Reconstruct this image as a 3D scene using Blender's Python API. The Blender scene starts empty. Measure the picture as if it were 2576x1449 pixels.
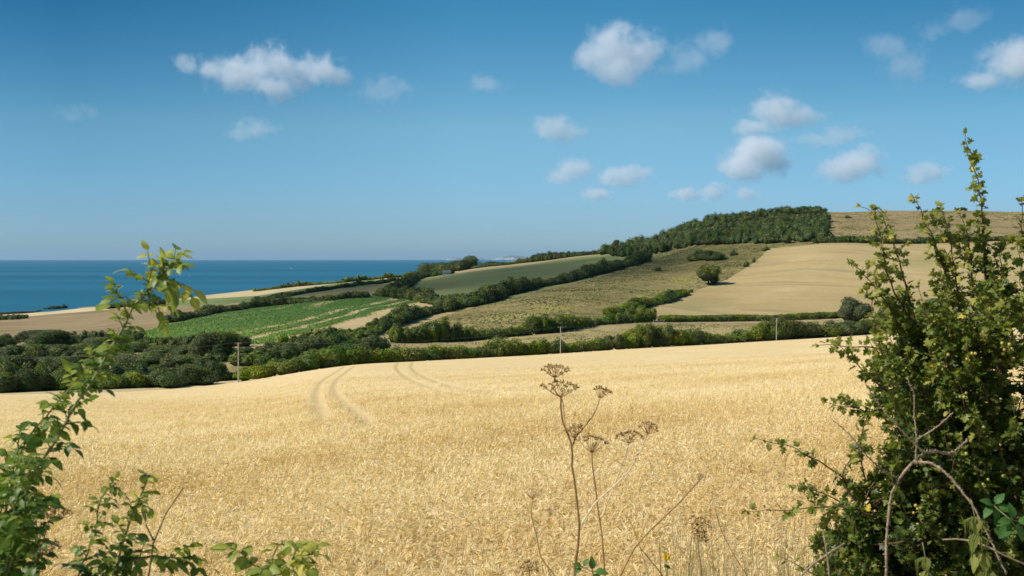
import bpy, bmesh, math, random
import numpy as np
from mathutils import Vector, Matrix
from mathutils.bvhtree import BVHTree

random.seed(7); RNG = np.random.default_rng(7)
SC = bpy.context.scene
COL = SC.collection

# ------------------------------------------------------------------ camera
F, CX, V0, H = 2504.4, 1288.0, 650.5, 65.0      # focal length and centre in photo units, horizon row, eye height above sea
cd = bpy.data.cameras.new("camera"); cam = bpy.data.objects.new("camera", cd); COL.objects.link(cam)
cam.location = (0, 0, H); cam.rotation_euler = (math.pi/2, 0, 0)
cd.lens, cd.sensor_width = 35.0, 36.0
cd.shift_y = -(724.5 - V0)/2576
cd.clip_start, cd.clip_end = 0.05, 200000
cd.dof.use_dof = True; cd.dof.focus_distance = 40.0; cd.dof.aperture_fstop = 13.0
SC.camera = cam

# ------------------------------------------------------------------ light
SUN_AZ, SUN_EL = math.radians(-103), math.radians(43)
S = Vector((math.sin(SUN_AZ)*math.cos(SUN_EL), math.cos(SUN_AZ)*math.cos(SUN_EL), math.sin(SUN_EL)))
ld = bpy.data.lights.new("sun", 'SUN'); ld.energy = 4.6; ld.angle = math.radians(0.5); ld.color = (1.0, .955, .88)
sun = bpy.data.objects.new("sun", ld); COL.objects.link(sun); sun.rotation_euler = S.to_track_quat('Z', 'Y').to_euler()
W = bpy.data.worlds.new("World"); SC.world = W; W.use_nodes = True
wn, wl = W.node_tree.nodes, W.node_tree.links
sky = wn.new('ShaderNodeTexSky'); sky.sky_type = 'NISHITA'; sky.sun_disc = False
sky.sun_elevation = SUN_EL; sky.sun_rotation = SUN_AZ
sky.air_density = 1.0; sky.dust_density = 0.35; sky.ozone_density = 4.0; sky.altitude = 60
hsv = wn.new('ShaderNodeHueSaturation'); hsv.inputs['Saturation'].default_value = 1.12; hsv.inputs['Value'].default_value = 1.0
hsv.inputs['Hue'].default_value = 0.485
wl.new(sky.outputs[0], hsv.inputs['Color'])
wtc = wn.new('ShaderNodeTexCoord'); wsx = wn.new('ShaderNodeSeparateXYZ'); wl.new(wtc.outputs['Generated'], wsx.inputs[0])
wrp = wn.new('ShaderNodeValToRGB'); wl.new(wsx.outputs['Z'], wrp.inputs[0])       # a clear maritime sky: less yellow low down, deeper blue higher up
_e = wrp.color_ramp.elements; _e[0].position = .0; _e[0].color = (.47, .74, 1.12, 1); _e[1].position = .6; _e[1].color = (.30, .72, .88, 1)
for _p, _c in ((.03, (.52, .76, 1.11, 1)), (.13, (.74, .92, .99, 1)), (.245, (.36, .76, .88, 1))):
    _x = wrp.color_ramp.elements.new(_p); _x.color = _c
wmx = wn.new('ShaderNodeMix'); wmx.data_type = 'RGBA'; wmx.blend_type = 'MULTIPLY'; wmx.inputs[0].default_value = 1.0
wl.new(hsv.outputs[0], wmx.inputs[6]); wl.new(wrp.outputs[0], wmx.inputs[7])
def _wmap(src, a, b, c, d):
    r = wn.new('ShaderNodeMapRange'); wl.new(src, r.inputs[0])
    for _i, _v in enumerate((a, b, c, d)): r.inputs[_i+1].default_value = _v
    return r.outputs[0]
def _wmul(a, b, op='MULTIPLY'):
    q = wn.new('ShaderNodeMath'); q.operation = op; wl.new(a, q.inputs[0]); wl.new(b, q.inputs[1]); return q.outputs[0]
_k = _wmul(_wmul(_wmap(wsx.outputs['X'], -.05, -.40, 0, 1), _wmap(wsx.outputs['X'], .12, .45, 0, .45), 'MAXIMUM'), _wmap(wsx.outputs['Z'], .0, .24, .18, 1))
wdk = wn.new('ShaderNodeMix'); wdk.data_type = 'RGBA'; wdk.blend_type = 'MULTIPLY'; wl.new(_k, wdk.inputs[0]); wdk.inputs[7].default_value = (.34, .54, .64, 1)
wl.new(wmx.outputs[2], wdk.inputs[6]); wl.new(wdk.outputs[2], wn['Background'].inputs[0])
wn['Background'].inputs[1].default_value = 0.085
SC.view_settings.view_transform = 'Standard'; SC.view_settings.look = 'None'
SC.view_settings.exposure = 0.45; SC.view_settings.gamma = 1.0
cy = SC.cycles
cy.max_bounces = 8; cy.diffuse_bounces = 3; cy.glossy_bounces = 2; cy.transmission_bounces = 4; cy.volume_bounces = 6
cy.transparent_max_bounces = 8; cy.use_denoising = True; cy.volume_max_steps = 256; cy.volume_step_rate = 1.5
cy.sample_clamp_indirect = 6.0; cy.caustics_reflective = False; cy.caustics_refractive = False

# ------------------------------------------------------------------ helpers
def tag(o, label=None, cat=None, group=None, kind=None):
    if label: o['label'] = label
    if cat: o['category'] = cat
    if group: o['group'] = group
    if kind: o['kind'] = kind
    return o

def empty(name, loc, label, cat, group=None):
    o = bpy.data.objects.new(name, None); COL.objects.link(o); o.location = loc
    o.empty_display_size = .1
    return tag(o, label, cat, group)

def mk(name, V, Fs, mats, parent=None, tint=None, fmat=None, smooth=False, origin=None, track=None):
    """one mesh object from a vertex array and a list of face arrays (tri or quad)"""
    V = np.asarray(V, dtype=np.float64).reshape(-1, 3)
    if origin is not None: V = V - np.array(origin)
    if not isinstance(Fs, (list, tuple)): Fs = [Fs]
    Fs = [np.asarray(f, dtype=np.int32) for f in Fs if len(f)]
    me = bpy.data.meshes.new(name)
    nl = sum(f.size for f in Fs); nf = sum(len(f) for f in Fs)
    me.vertices.add(len(V)); me.vertices.foreach_set('co', V.ravel().astype(np.float32))
    me.loops.add(nl); me.loops.foreach_set('vertex_index', np.concatenate([f.ravel() for f in Fs]))
    me.polygons.add(nf)
    tot = np.concatenate([np.full(len(f), f.shape[1], dtype=np.int32) for f in Fs])
    st = np.concatenate([[0], np.cumsum(tot)[:-1]]).astype(np.int32)
    me.polygons.foreach_set('loop_start', st)
    if smooth: me.polygons.foreach_set('use_smooth', np.ones(nf, dtype=bool))
    else: me.polygons.foreach_set('use_smooth', np.zeros(nf, dtype=bool))
    for m in (mats if isinstance(mats, (list, tuple)) else [mats]): me.materials.append(m)
    if fmat is not None: me.polygons.foreach_set('material_index', np.asarray(fmat, dtype=np.int32))
    if tint is not None:
        a = me.attributes.new('tint', 'FLOAT', 'POINT'); a.data.foreach_set('value', np.asarray(tint, dtype=np.float32))
    if track is not None:
        a = me.attributes.new('track', 'FLOAT', 'POINT'); a.data.foreach_set('value', np.asarray(track, dtype=np.float32))
    me.update(calc_edges=True)
    o = bpy.data.objects.new(name, me); COL.objects.link(o)
    if origin is not None: o.location = origin
    if parent is not None:
        o.parent = parent
        o.location = (Vector(origin) - parent.location) if origin is not None else -parent.location
    return o

class MB:
    """collects vertices, quads/tris, tints"""
    def __init__(s): s.V = []; s.F = {3: [], 4: []}; s.T = []; s.n = 0
    def add(s, V, Fs, tint=0.5):
        V = np.asarray(V, float).reshape(-1, 3)
        for f in (Fs if isinstance(Fs, (list, tuple)) and not np.isscalar(Fs[0][0]) else [Fs]):
            f = np.asarray(f, dtype=np.int32)
            if f.size: s.F[f.shape[1]].append(f + s.n)
        s.V.append(V); s.T.append(np.broadcast_to(np.asarray(tint, float), (len(V),))); s.n += len(V)
        return s
    def build(s, name, mat, parent=None, smooth=False, origin=None):
        Fs = [np.concatenate(s.F[k]) for k in (3, 4) if s.F[k]]
        return mk(name, np.concatenate(s.V), Fs, mat, parent, np.concatenate(s.T), smooth=smooth, origin=origin)

def norm(a): return a/np.maximum(np.linalg.norm(a, axis=-1, keepdims=True), 1e-9)

def tube(P, R, n=6, cap=True):
    P = np.asarray(P, float); m = len(P); R = np.broadcast_to(np.asarray(R, float), (m,))
    T = norm(np.gradient(P, axis=0))
    up = np.array([0, 0, 1.]) if abs(T[:, 2]).mean() < .8 else np.array([0, 1., 0])
    A = norm(np.cross(T, up)); B = np.cross(A, T)
    a = np.linspace(0, 2*np.pi, n, endpoint=False)
    V = P[:, None] + R[:, None, None]*(np.cos(a)[None, :, None]*A[:, None] + np.sin(a)[None, :, None]*B[:, None])
    i = np.arange(m-1)[:, None]*n; j = np.arange(n)[None]; k = (j+1) % n
    Fq = np.stack([i+j, i+k, i+n+k, i+n+j], -1).reshape(-1, 4)
    V = V.reshape(-1, 3)
    tri = np.zeros((0, 3), int)
    if cap:
        V = np.concatenate([V, P[:1], P[-1:]]); b = m*n
        tri = np.concatenate([np.stack([np.full(n, b), (np.arange(n)+1) % n, np.arange(n)], 1),
                              np.stack([np.full(n, b+1), (m-1)*n+np.arange(n), (m-1)*n+(np.arange(n)+1) % n], 1)])
    return V, [Fq, tri]

def spline(P, n):
    """Catmull-Rom through the points, n samples"""
    P = np.asarray(P, float)
    if len(P) == 2: return P[0] + (P[1]-P[0])*np.linspace(0, 1, n)[:, None]
    d = np.concatenate([[0], np.cumsum(np.maximum(np.linalg.norm(np.diff(P, axis=0), axis=1), 1e-6))]); h = np.diff(d)[:, None]
    sl = np.diff(P, axis=0)/h; T = np.empty_like(P); T[0], T[-1] = sl[0], sl[-1]
    T[1:-1] = (sl[:-1]*h[1:]+sl[1:]*h[:-1])/(h[1:]+h[:-1])
    s = np.linspace(0, d[-1], n); i = np.clip(np.searchsorted(d, s, 'right')-1, 0, len(P)-2)
    t = ((s-d[i])/(d[i+1]-d[i]))[:, None]; hh = h[i]
    return (1+2*t)*(1-t)**2*P[i]+t*(1-t)**2*hh*T[i]+t*t*(3-2*t)*P[i+1]+t*t*(t-1)*hh*T[i+1]

def frames(D, N):
    """rotation matrices whose +Y follows D and +Z leans to N"""
    Y = norm(np.asarray(D, float)); X = norm(np.cross(Y, N)); Z = np.cross(X, Y)
    return np.stack([X, Y, Z], -1)

def inst(V, Fs, pos, rot, scale, tint, vt=None):
    V = np.asarray(V, float); N = len(pos); nv = len(V)
    sc = np.asarray(scale, float)
    sc = sc[:, None, None] if sc.ndim == 1 else (sc[:, None, :] if sc.ndim == 2 else sc)
    out = np.einsum('nij,nvj->nvi', rot, V[None]*sc) + np.asarray(pos)[:, None]
    off = (np.arange(N)*nv)[:, None, None]
    FF = [(np.asarray(f)[None] + off).reshape(-1, np.asarray(f).shape[1]) for f in Fs]
    t = np.repeat(np.asarray(tint, float), nv)
    if vt is not None: t = t + np.tile(vt, N)
    return out.reshape(-1, 3), FF, t

# ------------------------------------------------------------------ materials
def newmat(name):
    m = bpy.data.materials.new(name); m.use_nodes = True
    nt = m.node_tree; return m, nt.nodes, nt.links, nt.nodes['Principled BSDF']

def ramp(n, l, src, stops):
    r = n.new('ShaderNodeValToRGB'); e = r.color_ramp.elements
    e[0].position, e[0].color = stops[0][0], (*stops[0][1], 1)
    e[1].position, e[1].color = stops[-1][0], (*stops[-1][1], 1)
    for p, c in stops[1:-1]:
        x = e.new(p); x.color = (*c, 1)
    l.new(src, r.inputs[0]); return r.outputs[0]

def leaf_mat(name, stops, trans=.3, rough=.5, spec=.35, tcol=1.6, drift=0.0):
    m, n, l, p = newmat(name)
    a = n.new('ShaderNodeAttribute'); a.attribute_name = 'tint'
    c = ramp(n, l, a.outputs['Fac'], stops)
    if drift:
        tc = n.new('ShaderNodeTexCoord'); z = n.new('ShaderNodeTexNoise'); z.inputs['Scale'].default_value = drift; z.inputs['Detail'].default_value = 3; l.new(tc.outputs['Object'], z.inputs['Vector'])
        hs = n.new('ShaderNodeHueSaturation'); sp = n.new('ShaderNodeSeparateColor'); l.new(z.outputs['Color'], sp.inputs[0])
        for k_, (lo, hi) in (('Hue', (.455, .545)), ('Value', (.6, 1.5)), ('Saturation', (.75, 1.2))):
            r = n.new('ShaderNodeMapRange'); r.inputs[1].default_value = .3; r.inputs[2].default_value = .7; r.inputs[3].default_value = lo; r.inputs[4].default_value = hi
            l.new(sp.outputs[{'Hue': 0, 'Value': 1, 'Saturation': 2}[k_]], r.inputs[0]); l.new(r.outputs[0], hs.inputs[k_])
        l.new(c, hs.inputs['Color']); c = hs.outputs[0]
    l.new(c, p.inputs['Base Color']); p.inputs['Roughness'].default_value = rough
    p.inputs['Specular IOR Level'].default_value = spec
    if trans > 0:
        t = n.new('ShaderNodeBsdfTranslucent'); mx = n.new('ShaderNodeMixShader'); mx.inputs[0].default_value = trans
        g = n.new('ShaderNodeMix'); g.data_type = 'RGBA'; g.blend_type = 'MULTIPLY'; g.inputs[0].default_value = 1
        l.new(c, g.inputs[6]); g.inputs[7].default_value = (tcol*1.1, tcol*1.15, tcol*.6, 1)
        l.new(g.outputs[2], t.inputs[0])
        l.new(p.outputs[0], mx.inputs[1]); l.new(t.outputs[0], mx.inputs[2])
        l.new(mx.outputs[0], n['Material Output'].inputs[0])
    return m

def bark_mat(name, c0, c1, scale=60, rough=.8):
    m, n, l, p = newmat(name)
    t = n.new('ShaderNodeTexCoord'); z = n.new('ShaderNodeTexNoise'); z.inputs['Scale'].default_value = scale; z.inputs['Detail'].default_value = 4
    l.new(t.outputs['Object'], z.inputs['Vector'])
    l.new(ramp(n, l, z.outputs[0], [(.35, c0), (.65, c1)]), p.inputs['Base Color'])
    b = n.new('ShaderNodeBump'); b.inputs['Strength'].default_value = .3; b.inputs['Distance'].default_value = .002
    l.new(z.outputs[0], b.inputs['Height']); l.new(b.outputs[0], p.inputs['Normal'])
    p.inputs['Roughness'].default_value = rough; p.inputs['Specular IOR Level'].default_value = .2
    return m

def field_mat(name, layers, bump=.3, bump_scale=1.2, bump_dist=.3, rough=.95):
    """layers: first (c0,c1,scale,(sx,sy,rot)); further ones (colour, scale, lo, hi, (sx,sy,rot), amount) mixed over it by noise"""
    m, n, l, p = newmat(name)
    tc = n.new('ShaderNodeTexCoord')
    def noise(scale, st, detail=6):
        mp = n.new('ShaderNodeMapping'); l.new(tc.outputs['Object'], mp.inputs[0])
        mp.inputs['Rotation'].default_value = (0, 0, st[2]); 
        z = n.new('ShaderNodeTexNoise'); z.inputs['Scale'].default_value = scale; z.inputs['Detail'].default_value = detail
        m2 = n.new('ShaderNodeMapping'); l.new(mp.outputs[0], m2.inputs[0]); m2.inputs['Scale'].default_value = (st[0], st[1], .3)
        l.new(m2.outputs[0], z.inputs['Vector']); z.inputs['Roughness'].default_value = .62
        return z.outputs[0]
    c0, c1, s, st = layers[0]
    c = ramp(n, l, noise(s, st), [(.3, c0), (.7, c1)])
    for (col, s, lo, hi, st, amt) in layers[1:]:
        r = n.new('ShaderNodeMapRange'); r.inputs[1].default_value = lo; r.inputs[2].default_value = hi; r.inputs[4].default_value = amt
        l.new(noise(s, st), r.inputs[0])
        g = n.new('ShaderNodeMix'); g.data_type = 'RGBA'; l.new(r.outputs[0], g.inputs[0]); l.new(c, g.inputs[6]); g.inputs[7].default_value = (*col, 1)
        c = g.outputs[2]
    l.new(c, p.inputs['Base Color']); p.inputs['Roughness'].default_value = rough; p.inputs['Specular IOR Level'].default_value = .1
    b = n.new('ShaderNodeBump'); b.inputs['Strength'].default_value = bump; b.inputs['Distance'].default_value = bump_dist
    l.new(noise(bump_scale, (1, 1, 0), 8), b.inputs['Height']); l.new(b.outputs[0], p.inputs['Normal'])
    return m, n, l, p

# ------------------------------------------------------------------ terrain: one height sheet, cut into fields along their boundaries
# for every column of the view: (row, distance) of the land's ridges, hollows and edges
COLS = {
 -900: [(1012,120),(1010,150),(905,300),(862,400),(826,700),(806,1000),(801,1080),(798,1120)],
    0: [(993,160),(975,205),(872,330),(853,420),(812,800),(797,1060),(793,1140),(790,1165)],
  300: [(986,172),(962,215),(880,330),(851,430),(803,750),(780,1060),(772,1200),(768,1290)],
  600: [(961,198),(945,240),(868,345),(803,560),(772,800),(752,1130),(741,1280),(733,1390)],
  900: [(917,235),(915,275),(862,382),(795,560),(748,760),(722,1050),(712,1300),(702,1480)],
 1050: [(909,248),(908,290),(859,402),(803,540),(768,670),(733,860),(706,1290),(690,1650)],
 1200: [(901,264),(899,310),(855,418),(800,535),(756,680),(728,800),(690,1180),(668,1640)],
 1400: [(890,292),(884,338),(834,452),(775,560),(715,760),(695,880),(662,1200),(645,1520)],
 1600: [(877,318),(866,362),(814,492),(760,605),(700,780),(656,1000),(634,1250),(622,1400)],
 1800: [(866,338),(852,382),(809,520),(770,605),(715,715),(665,830),(612,1000),(562,1270)],
 2070: [(850,365),(838,408),(805,540),(755,605),(695,700),(640,800),(605,905),(533,1260)],
 2300: [(834,390),(822,432),(798,550),(745,612),(685,710),(632,820),(604,915),(531,1260)],
 2576: [(816,420),(806,462),(788,562),(738,622),(678,725),(622,840),(602,920),(531,1260)],
 3500: [(775,500),(765,540),(750,640),(715,700),(660,800),(615,900),(596,980),(528,1280)],
}
def pchip(x, Y, xi):
    """monotone cubic along axis 0 of Y"""
    x = np.asarray(x, float); h = np.diff(x); sh = (len(h),)+(1,)*(Y.ndim-1)
    d = np.diff(Y, axis=0)/h.reshape(sh)
    m = np.zeros_like(Y)
    a, b = d[:-1], d[1:]
    w1 = (2*h[1:]+h[:-1]).reshape((-1,)+(1,)*(Y.ndim-1)); w2 = (h[1:]+2*h[:-1]).reshape((-1,)+(1,)*(Y.ndim-1))
    ok = a*b > 0
    with np.errstate(all='ignore'):
        m[1:-1] = np.where(ok, (w1+w2)/(w1/np.where(ok, a, 1)+w2/np.where(ok, b, 1)), 0)
    m[0], m[-1] = d[0], d[-1]
    i = np.clip(np.searchsorted(x, xi, 'right')-1, 0, len(x)-2)
    hh = h[i].reshape((-1,)+(1,)*(Y.ndim-1)); t = ((xi-x[i]).reshape((-1,)+(1,)*(Y.ndim-1)))/hh
    return ((1+2*t)*(1-t)**2)*Y[i] + t*(1-t)**2*hh*m[i] + t*t*(3-2*t)*Y[i+1] + t*t*(t-1)*hh*m[i+1]

xs = np.array(sorted(COLS), float)
rowsY, rowsD = [], []
for x in xs:
    L = COLS[int(x)]
    Ye, De = L[0][1], (L[0][0]-V0)/F*L[0][1]
    Yr = [-14, 0, 3.2, 9]; Dr = [1.5, 1.6, 1.8, 2.89]
    for k in (1, 2, 3, 4):
        y = 9*(Ye/9)**(k/5); s = (y-9)/(Ye-9)
        Yr.append(y); Dr.append(2.89+(De-2.89)*(s + .10*s*(1-s)))
    for v, y in L: Yr.append(y); Dr.append((v-V0)/F*y)
    zc = H-Dr[-1]
    steep = x < 1300
    Yr += [Yr[-1]+25, Yr[-1]+120, Yr[-1]+1200]
    Dr += [Dr[-1]+2.0, H-min(zc-6, 8.)*(0.1 if steep else 1) if steep else Dr[-1]+14, H+3.]
    rowsY.append(Yr); rowsD.append(Dr)
rowsY = np.array(rowsY); rowsD = np.array(rowsD)         # columns x rows
NR = rowsY.shape[1]
xf = np.concatenate([np.linspace(-900, -60, 60, endpoint=False), np.linspace(-60, 2640, 800), np.linspace(2645, 3500, 60)])
Yc = pchip(xs, rowsY, xf); Dc = pchip(xs, rowsD, xf)
SUB = [4, 6, 10, 60, 60, 60, 60, 60, 14, 40, 46, 50, 44, 44, 44, 40, 8, 10, 16]
tt = [0.0]
for k, n in enumerate(SUB[:NR-1]): tt += list(k + (np.arange(n)+1)/n)
tt = np.array(tt)
GY = pchip(np.arange(NR), Yc.T.copy(), tt); GD = pchip(np.arange(NR), Dc.T.copy(), tt)     # rows x cols
GW = np.where(GY > 12, GY, 12-(12-GY)*.35)
GX = (xf[None]-CX)/F*GW; GZ = H-GD
# gentle natural unevenness of the land beyond the wheat
und = np.clip((GY-380)/300, 0, 1)*np.clip((17-tt[:, None])*2, 0, 1)
GZ = GZ + und*(.45*np.sin(GX*.031+GY*.013)+.35*np.sin(GX*.057-GY*.041+1)+.3*np.sin(GY*.083+GX*.017+2))
nr, nc = GY.shape
R4 = int(np.searchsorted(tt, 8.0)); R5 = int(np.searchsorted(tt, 9.0)); RC = int(np.searchsorted(tt, 15.0))
idx = np.arange(nr*nc).reshape(nr, nc)
# queries on the land
_s = 2
_v = np.stack([GX, GY, GZ], -1)[::_s, ::_s]; _a, _b = _v.shape[:2]; _i = np.arange(_a*_b).reshape(_a, _b)
_q = np.stack([_i[:-1, :-1], _i[:-1, 1:], _i[1:, 1:], _i[1:, :-1]], -1).reshape(-1, 4)
BV = BVHTree.FromPolygons([tuple(p) for p in _v.reshape(-1, 3)], [tuple(q) for q in _q.tolist()])
EYE = Vector((0, 0, H))
def ground(X, Y):
    h = BV.ray_cast(Vector((X, Y, 900)), Vector((0, 0, -1))); return h[0].z if h[0] else 0.0
def G(x, v):
    """the point of the land seen at x, v"""
    h = BV.ray_cast(EYE, Vector(((x-CX)/F, 1, -(v-V0)/F)).normalized()); return np.array(h[0]) if h[0] else None
def P(x, Y):
    """the point of the land in direction x at distance Y"""
    X = (x-CX)/F*Y; return np.array((X, Y, ground(X, Y)))
def Q(x, v, Y):
    """a point in space at distance Y"""
    return np.array(((x-CX)/F*Y, Y, H-(v-V0)/F*Y))
def px(p): return CX+F*p[0]/p[1], V0+F*(H-p[2])/p[1]

def inpoly(x, y, poly):
    r = np.zeros(x.shape, bool); n = len(poly)
    for i in range(n):
        (x0, y0), (x1, y1) = poly[i], poly[(i+1) % n]
        if y0 == y1: continue
        c = ((y0 > y) != (y1 > y)) & (x < (x1-x0)*(y-y0)/(y1-y0)+x0)
        r ^= c
    return r
FIELDS = [
 ('stubble_strip', [(-900,700),(-900,808),(0,803),(130,790),(275,779),(275,740),(0,740)]),
 ('green_meadow', [(405,772),(560,766),(760,745),(980,712),(1000,704),(900,704),(650,744),(440,756)]),
 ('clifftop_field', [(275,740),(275,770),(405,760),(440,756),(650,744),(900,705),(1010,706),(1030,700),(1125,688),(1180,660),(900,660),(600,700)]),
 ('brown_ploughed_field', [(-900,800),(0,803),(130,790),(275,779),(405,772),(560,766),(590,768),(470,795),(405,815),(330,850),(250,900),(-900,900)]),
 ('maize_field', [(300,900),(330,850),(405,822),(600,782),(940,744),(1020,752),(1125,772),(1000,800),(900,840),(700,866),(600,880)]),
 ('summit_sliver', [(1125,690),(1180,655),(1550,600),(1670,600),(1650,628),(1500,641),(1326,666),(1200,683)]),
 ('grey_green_field', [(985,742),(1030,720),(1060,698),(1125,690),(1200,683),(1326,666),(1500,641),(1650,628),(1690,640),(1500,700),(1200,770),(1080,752)]),
 ('hay_field', [(1540,812),(1560,800),(1720,742),(1830,703),(1905,655),(1935,625),(2060,614),(2800,614),(3500,600),(3500,812),(1650,812)]),
 ('rough_pasture', [(900,870),(980,848),(1130,790),(1600,665),(1650,636),(1740,600),(2080,600),(2060,614),(1935,625),(1905,655),(1830,703),(1720,742),(1560,800),(1540,812),(1340,845)]),
 ('moorland', [(1500,640),(2080,600),(2080,611),(3500,598),(3500,400),(1500,400)]),
]
fr = np.arange(nr-1); cY = (GY[:-1, :-1]+GY[1:, 1:])/2; cXg = (GX[:-1, :-1]+GX[1:, 1:])/2; cZ = (GZ[:-1, :-1]+GZ[1:, 1:])/2
fx = CX+F*cXg/np.maximum(cY, .1); fv = V0+F*(H-cZ)/np.maximum(cY, .1)
cls = np.full(cY.shape, -1)
for k in reversed(range(len(FIELDS))):
    cls[inpoly(fx, fv, FIELDS[k][1])] = k
cls[:R5+2] = -2; cls[RC:] = -3
quads = np.stack([idx[:-1, :-1], idx[:-1, 1:], idx[1:, 1:], idx[1:, :-1]], -1)
ALLV = np.stack([GX, GY, GZ], -1).reshape(-1, 3)
def cut(name, mask, mat, **kw):
    q = quads[mask]; u, inv = np.unique(q, return_inverse=True)
    return mk(name, ALLV[u], inv.reshape(-1, 4), mat, smooth=True, **kw)

straw = lambda k: tuple(c*k for c in (.52, .395, .215))
N1 = (1, 1, 0)
M = {}
M['stubble_strip'] = field_mat('stubble_soil', [((.46,.36,.2), (.56,.45,.27), .05, (1,.3,0)), ((.3,.24,.12), .3, .55, .7, N1, .5)])[0]
M['green_meadow'] = field_mat('meadow_grass', [((.12,.17,.055), (.17,.2,.075), .03, N1), ((.28,.24,.1), .02, .5, .65, N1, .6)])[0]
M['clifftop_field'] = field_mat('dry_clifftop_grass', [((.40,.32,.17), (.5,.4,.22), .02, (1,.4,.3)), ((.26,.23,.1), .05, .55, .7, N1, .6)])[0]
M['brown_ploughed_field'] = field_mat('ploughed_soil', [((.225,.165,.082), (.30,.222,.115), .014, (1,.35,.2)), ((.17,.125,.062), .012, .48, .62, (1,.4,.5), .85), ((.34,.26,.14), .08, .55, .75, (1,.2,.25), .5)])[0]
M['maize_field'] = field_mat('maize_soil', [((.38,.285,.14), (.46,.355,.185), .05, N1), ((.24,.23,.09), .03, .54, .66, N1, .35)])[0]
M['summit_sliver'] = field_mat('summit_stubble', [((.28,.22,.11), (.36,.285,.15), .02, (1,.4,.3)), ((.2,.18,.08), .05, .55, .7, N1, .6)])[0]
M['grey_green_field'] = field_mat('cropped_grass', [((.18,.205,.07), (.23,.24,.09), .02, (1,.3,.5)), ((.29,.26,.11), .012, .5, .7, (1,.3,.5), .5)])[0]
M['hay_field'] = field_mat('mown_hay', [((.33,.245,.11), (.42,.32,.15), .015, (1,.25,-.6)), ((.20,.165,.075), .06, .52, .66, (.12,1,.55), .6), ((.24,.2,.09), .35, .5, .68, N1, .45), ((.44,.35,.19), .02, .56, .72, N1, .6), ((.2,.19,.07), .012, .55, .68, (1,.5,.4), .5)], bump=.5)[0]
M['rough_pasture'] = field_mat('rough_pasture_grass', [((.17,.14,.05), (.27,.215,.085), .02, N1), ((.085,.10,.028), .011, .5, .62, (1,.6,.4), .85), ((.27,.25,.06), .03, .54, .64, N1, .75), ((.085,.075,.03), .14, .54, .62, N1, .75), ((.40,.32,.15), .07, .58, .68, (1,.5,.5), .6), ((.10,.11,.035), .4, .58, .66, N1, .5)], bump=.8, bump_dist=.6)[0]
M['moorland'] = field_mat('dry_moor_grass', [((.22,.165,.08), (.31,.23,.115), .02, (1,.4,0)), ((.10,.09,.036), .07, .53, .62, (1,.35,0), .8), ((.4,.32,.18), .03, .58, .7, N1, .5)], bump=.8, bump_dist=.6)[0]
M['valley'] = field_mat('valley_grass', [((.25,.195,.08), (.37,.29,.135), .03, (1,.5,0)), ((.13,.13,.04), .05, .5, .62, (1,.4,0), .75), ((.24,.19,.09), .2, .55, .68, N1, .5)], bump=.8, bump_dist=.4)[0]
for k, (nm, _) in enumerate(FIELDS):
    if (cls == k).any(): tag(cut(nm, cls == k, M[nm]), kind='structure')
tag(cut('valley_pasture', cls == -1, M['valley']), kind='structure')
tag(cut('far_hillside', cls == -3, M['moorland']), kind='structure')
M['soil'] = field_mat('verge_soil', [((.40,.31,.16), (.52,.41,.22), 1.5, N1), ((.2,.19,.07), 2.5, .56, .66, N1, .5)], bump=.5, bump_dist=.05)[0]

# ------------------------------------------------------------------ wheat
TR = [[(868,922),(850,934),(812,958),(796,985),(800,1020),(812,1056)],
      [(893,921),(872,936),(846,958),(842,985),(880,1022),(940,1064)],
      [(1003,912),(998,925),(1012,942),(1050,962),(1110,980),(1180,993)],
      [(1040,910),(1036,925),(1056,942),(1100,960),(1180,977),(1290,988)]]
TRG = []
for t in TR:
    g = [G(*p) for p in t]; g = [p for p in g if p is not None and p[1] < 420]
    if len(g) > 1: TRG.append(spline(np.array(g)[:, :2], 60))
def track_dist(X, Y):
    d = np.full(X.shape, 1e9)
    for t in TRG:
        x0, x1, y0, y1 = t[:, 0].min()-3, t[:, 0].max()+3, t[:, 1].min()-3, t[:, 1].max()+3
        m = (X > x0) & (X < x1) & (Y > y0) & (Y < y1)
        if not m.any(): continue
        p = np.stack([X[m], Y[m]], -1); best = np.full(len(p), 1e9)
        for a, b in zip(t[:-1], t[1:]):
            ab = b-a; s = np.clip(((p-a)@ab)/(ab@ab), 0, 1); best = np.minimum(best, np.linalg.norm(p-a-s[:, None]*ab, axis=1))
        d[m] = np.minimum(d[m], best)
    return d
wr = slice(int(np.searchsorted(tt, 2.35)), R4+1)
WX, WY, WZ = GX[wr], GY[wr], GZ[wr].copy()
tdist = track_dist(WX, WY)
trk = np.exp(-(tdist/.36)**2)
near = 1-np.clip((WY-25)/70, 0, 1)
WZ -= .13*near + .06*trk
a, b = WX.shape; wi = np.arange(a*b).reshape(a, b)
WV = np.stack([WX, WY, WZ], -1).reshape(-1, 3)
skirt = wi[-1]                                    # the standing edge of the crop
sk = WV[skirt].copy(); sk[:, 2] -= .9; sk[:, 1] += .3
WV2 = np.concatenate([WV, sk]); n0 = len(WV)
Wq = np.stack([wi[:-1, :-1], wi[:-1, 1:], wi[1:, 1:], wi[1:, :-1]], -1).reshape(-1, 4)
Wq2 = np.stack([skirt[:-1], skirt[1:], n0+np.arange(1, b), n0+np.arange(b-1)], -1)
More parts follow.
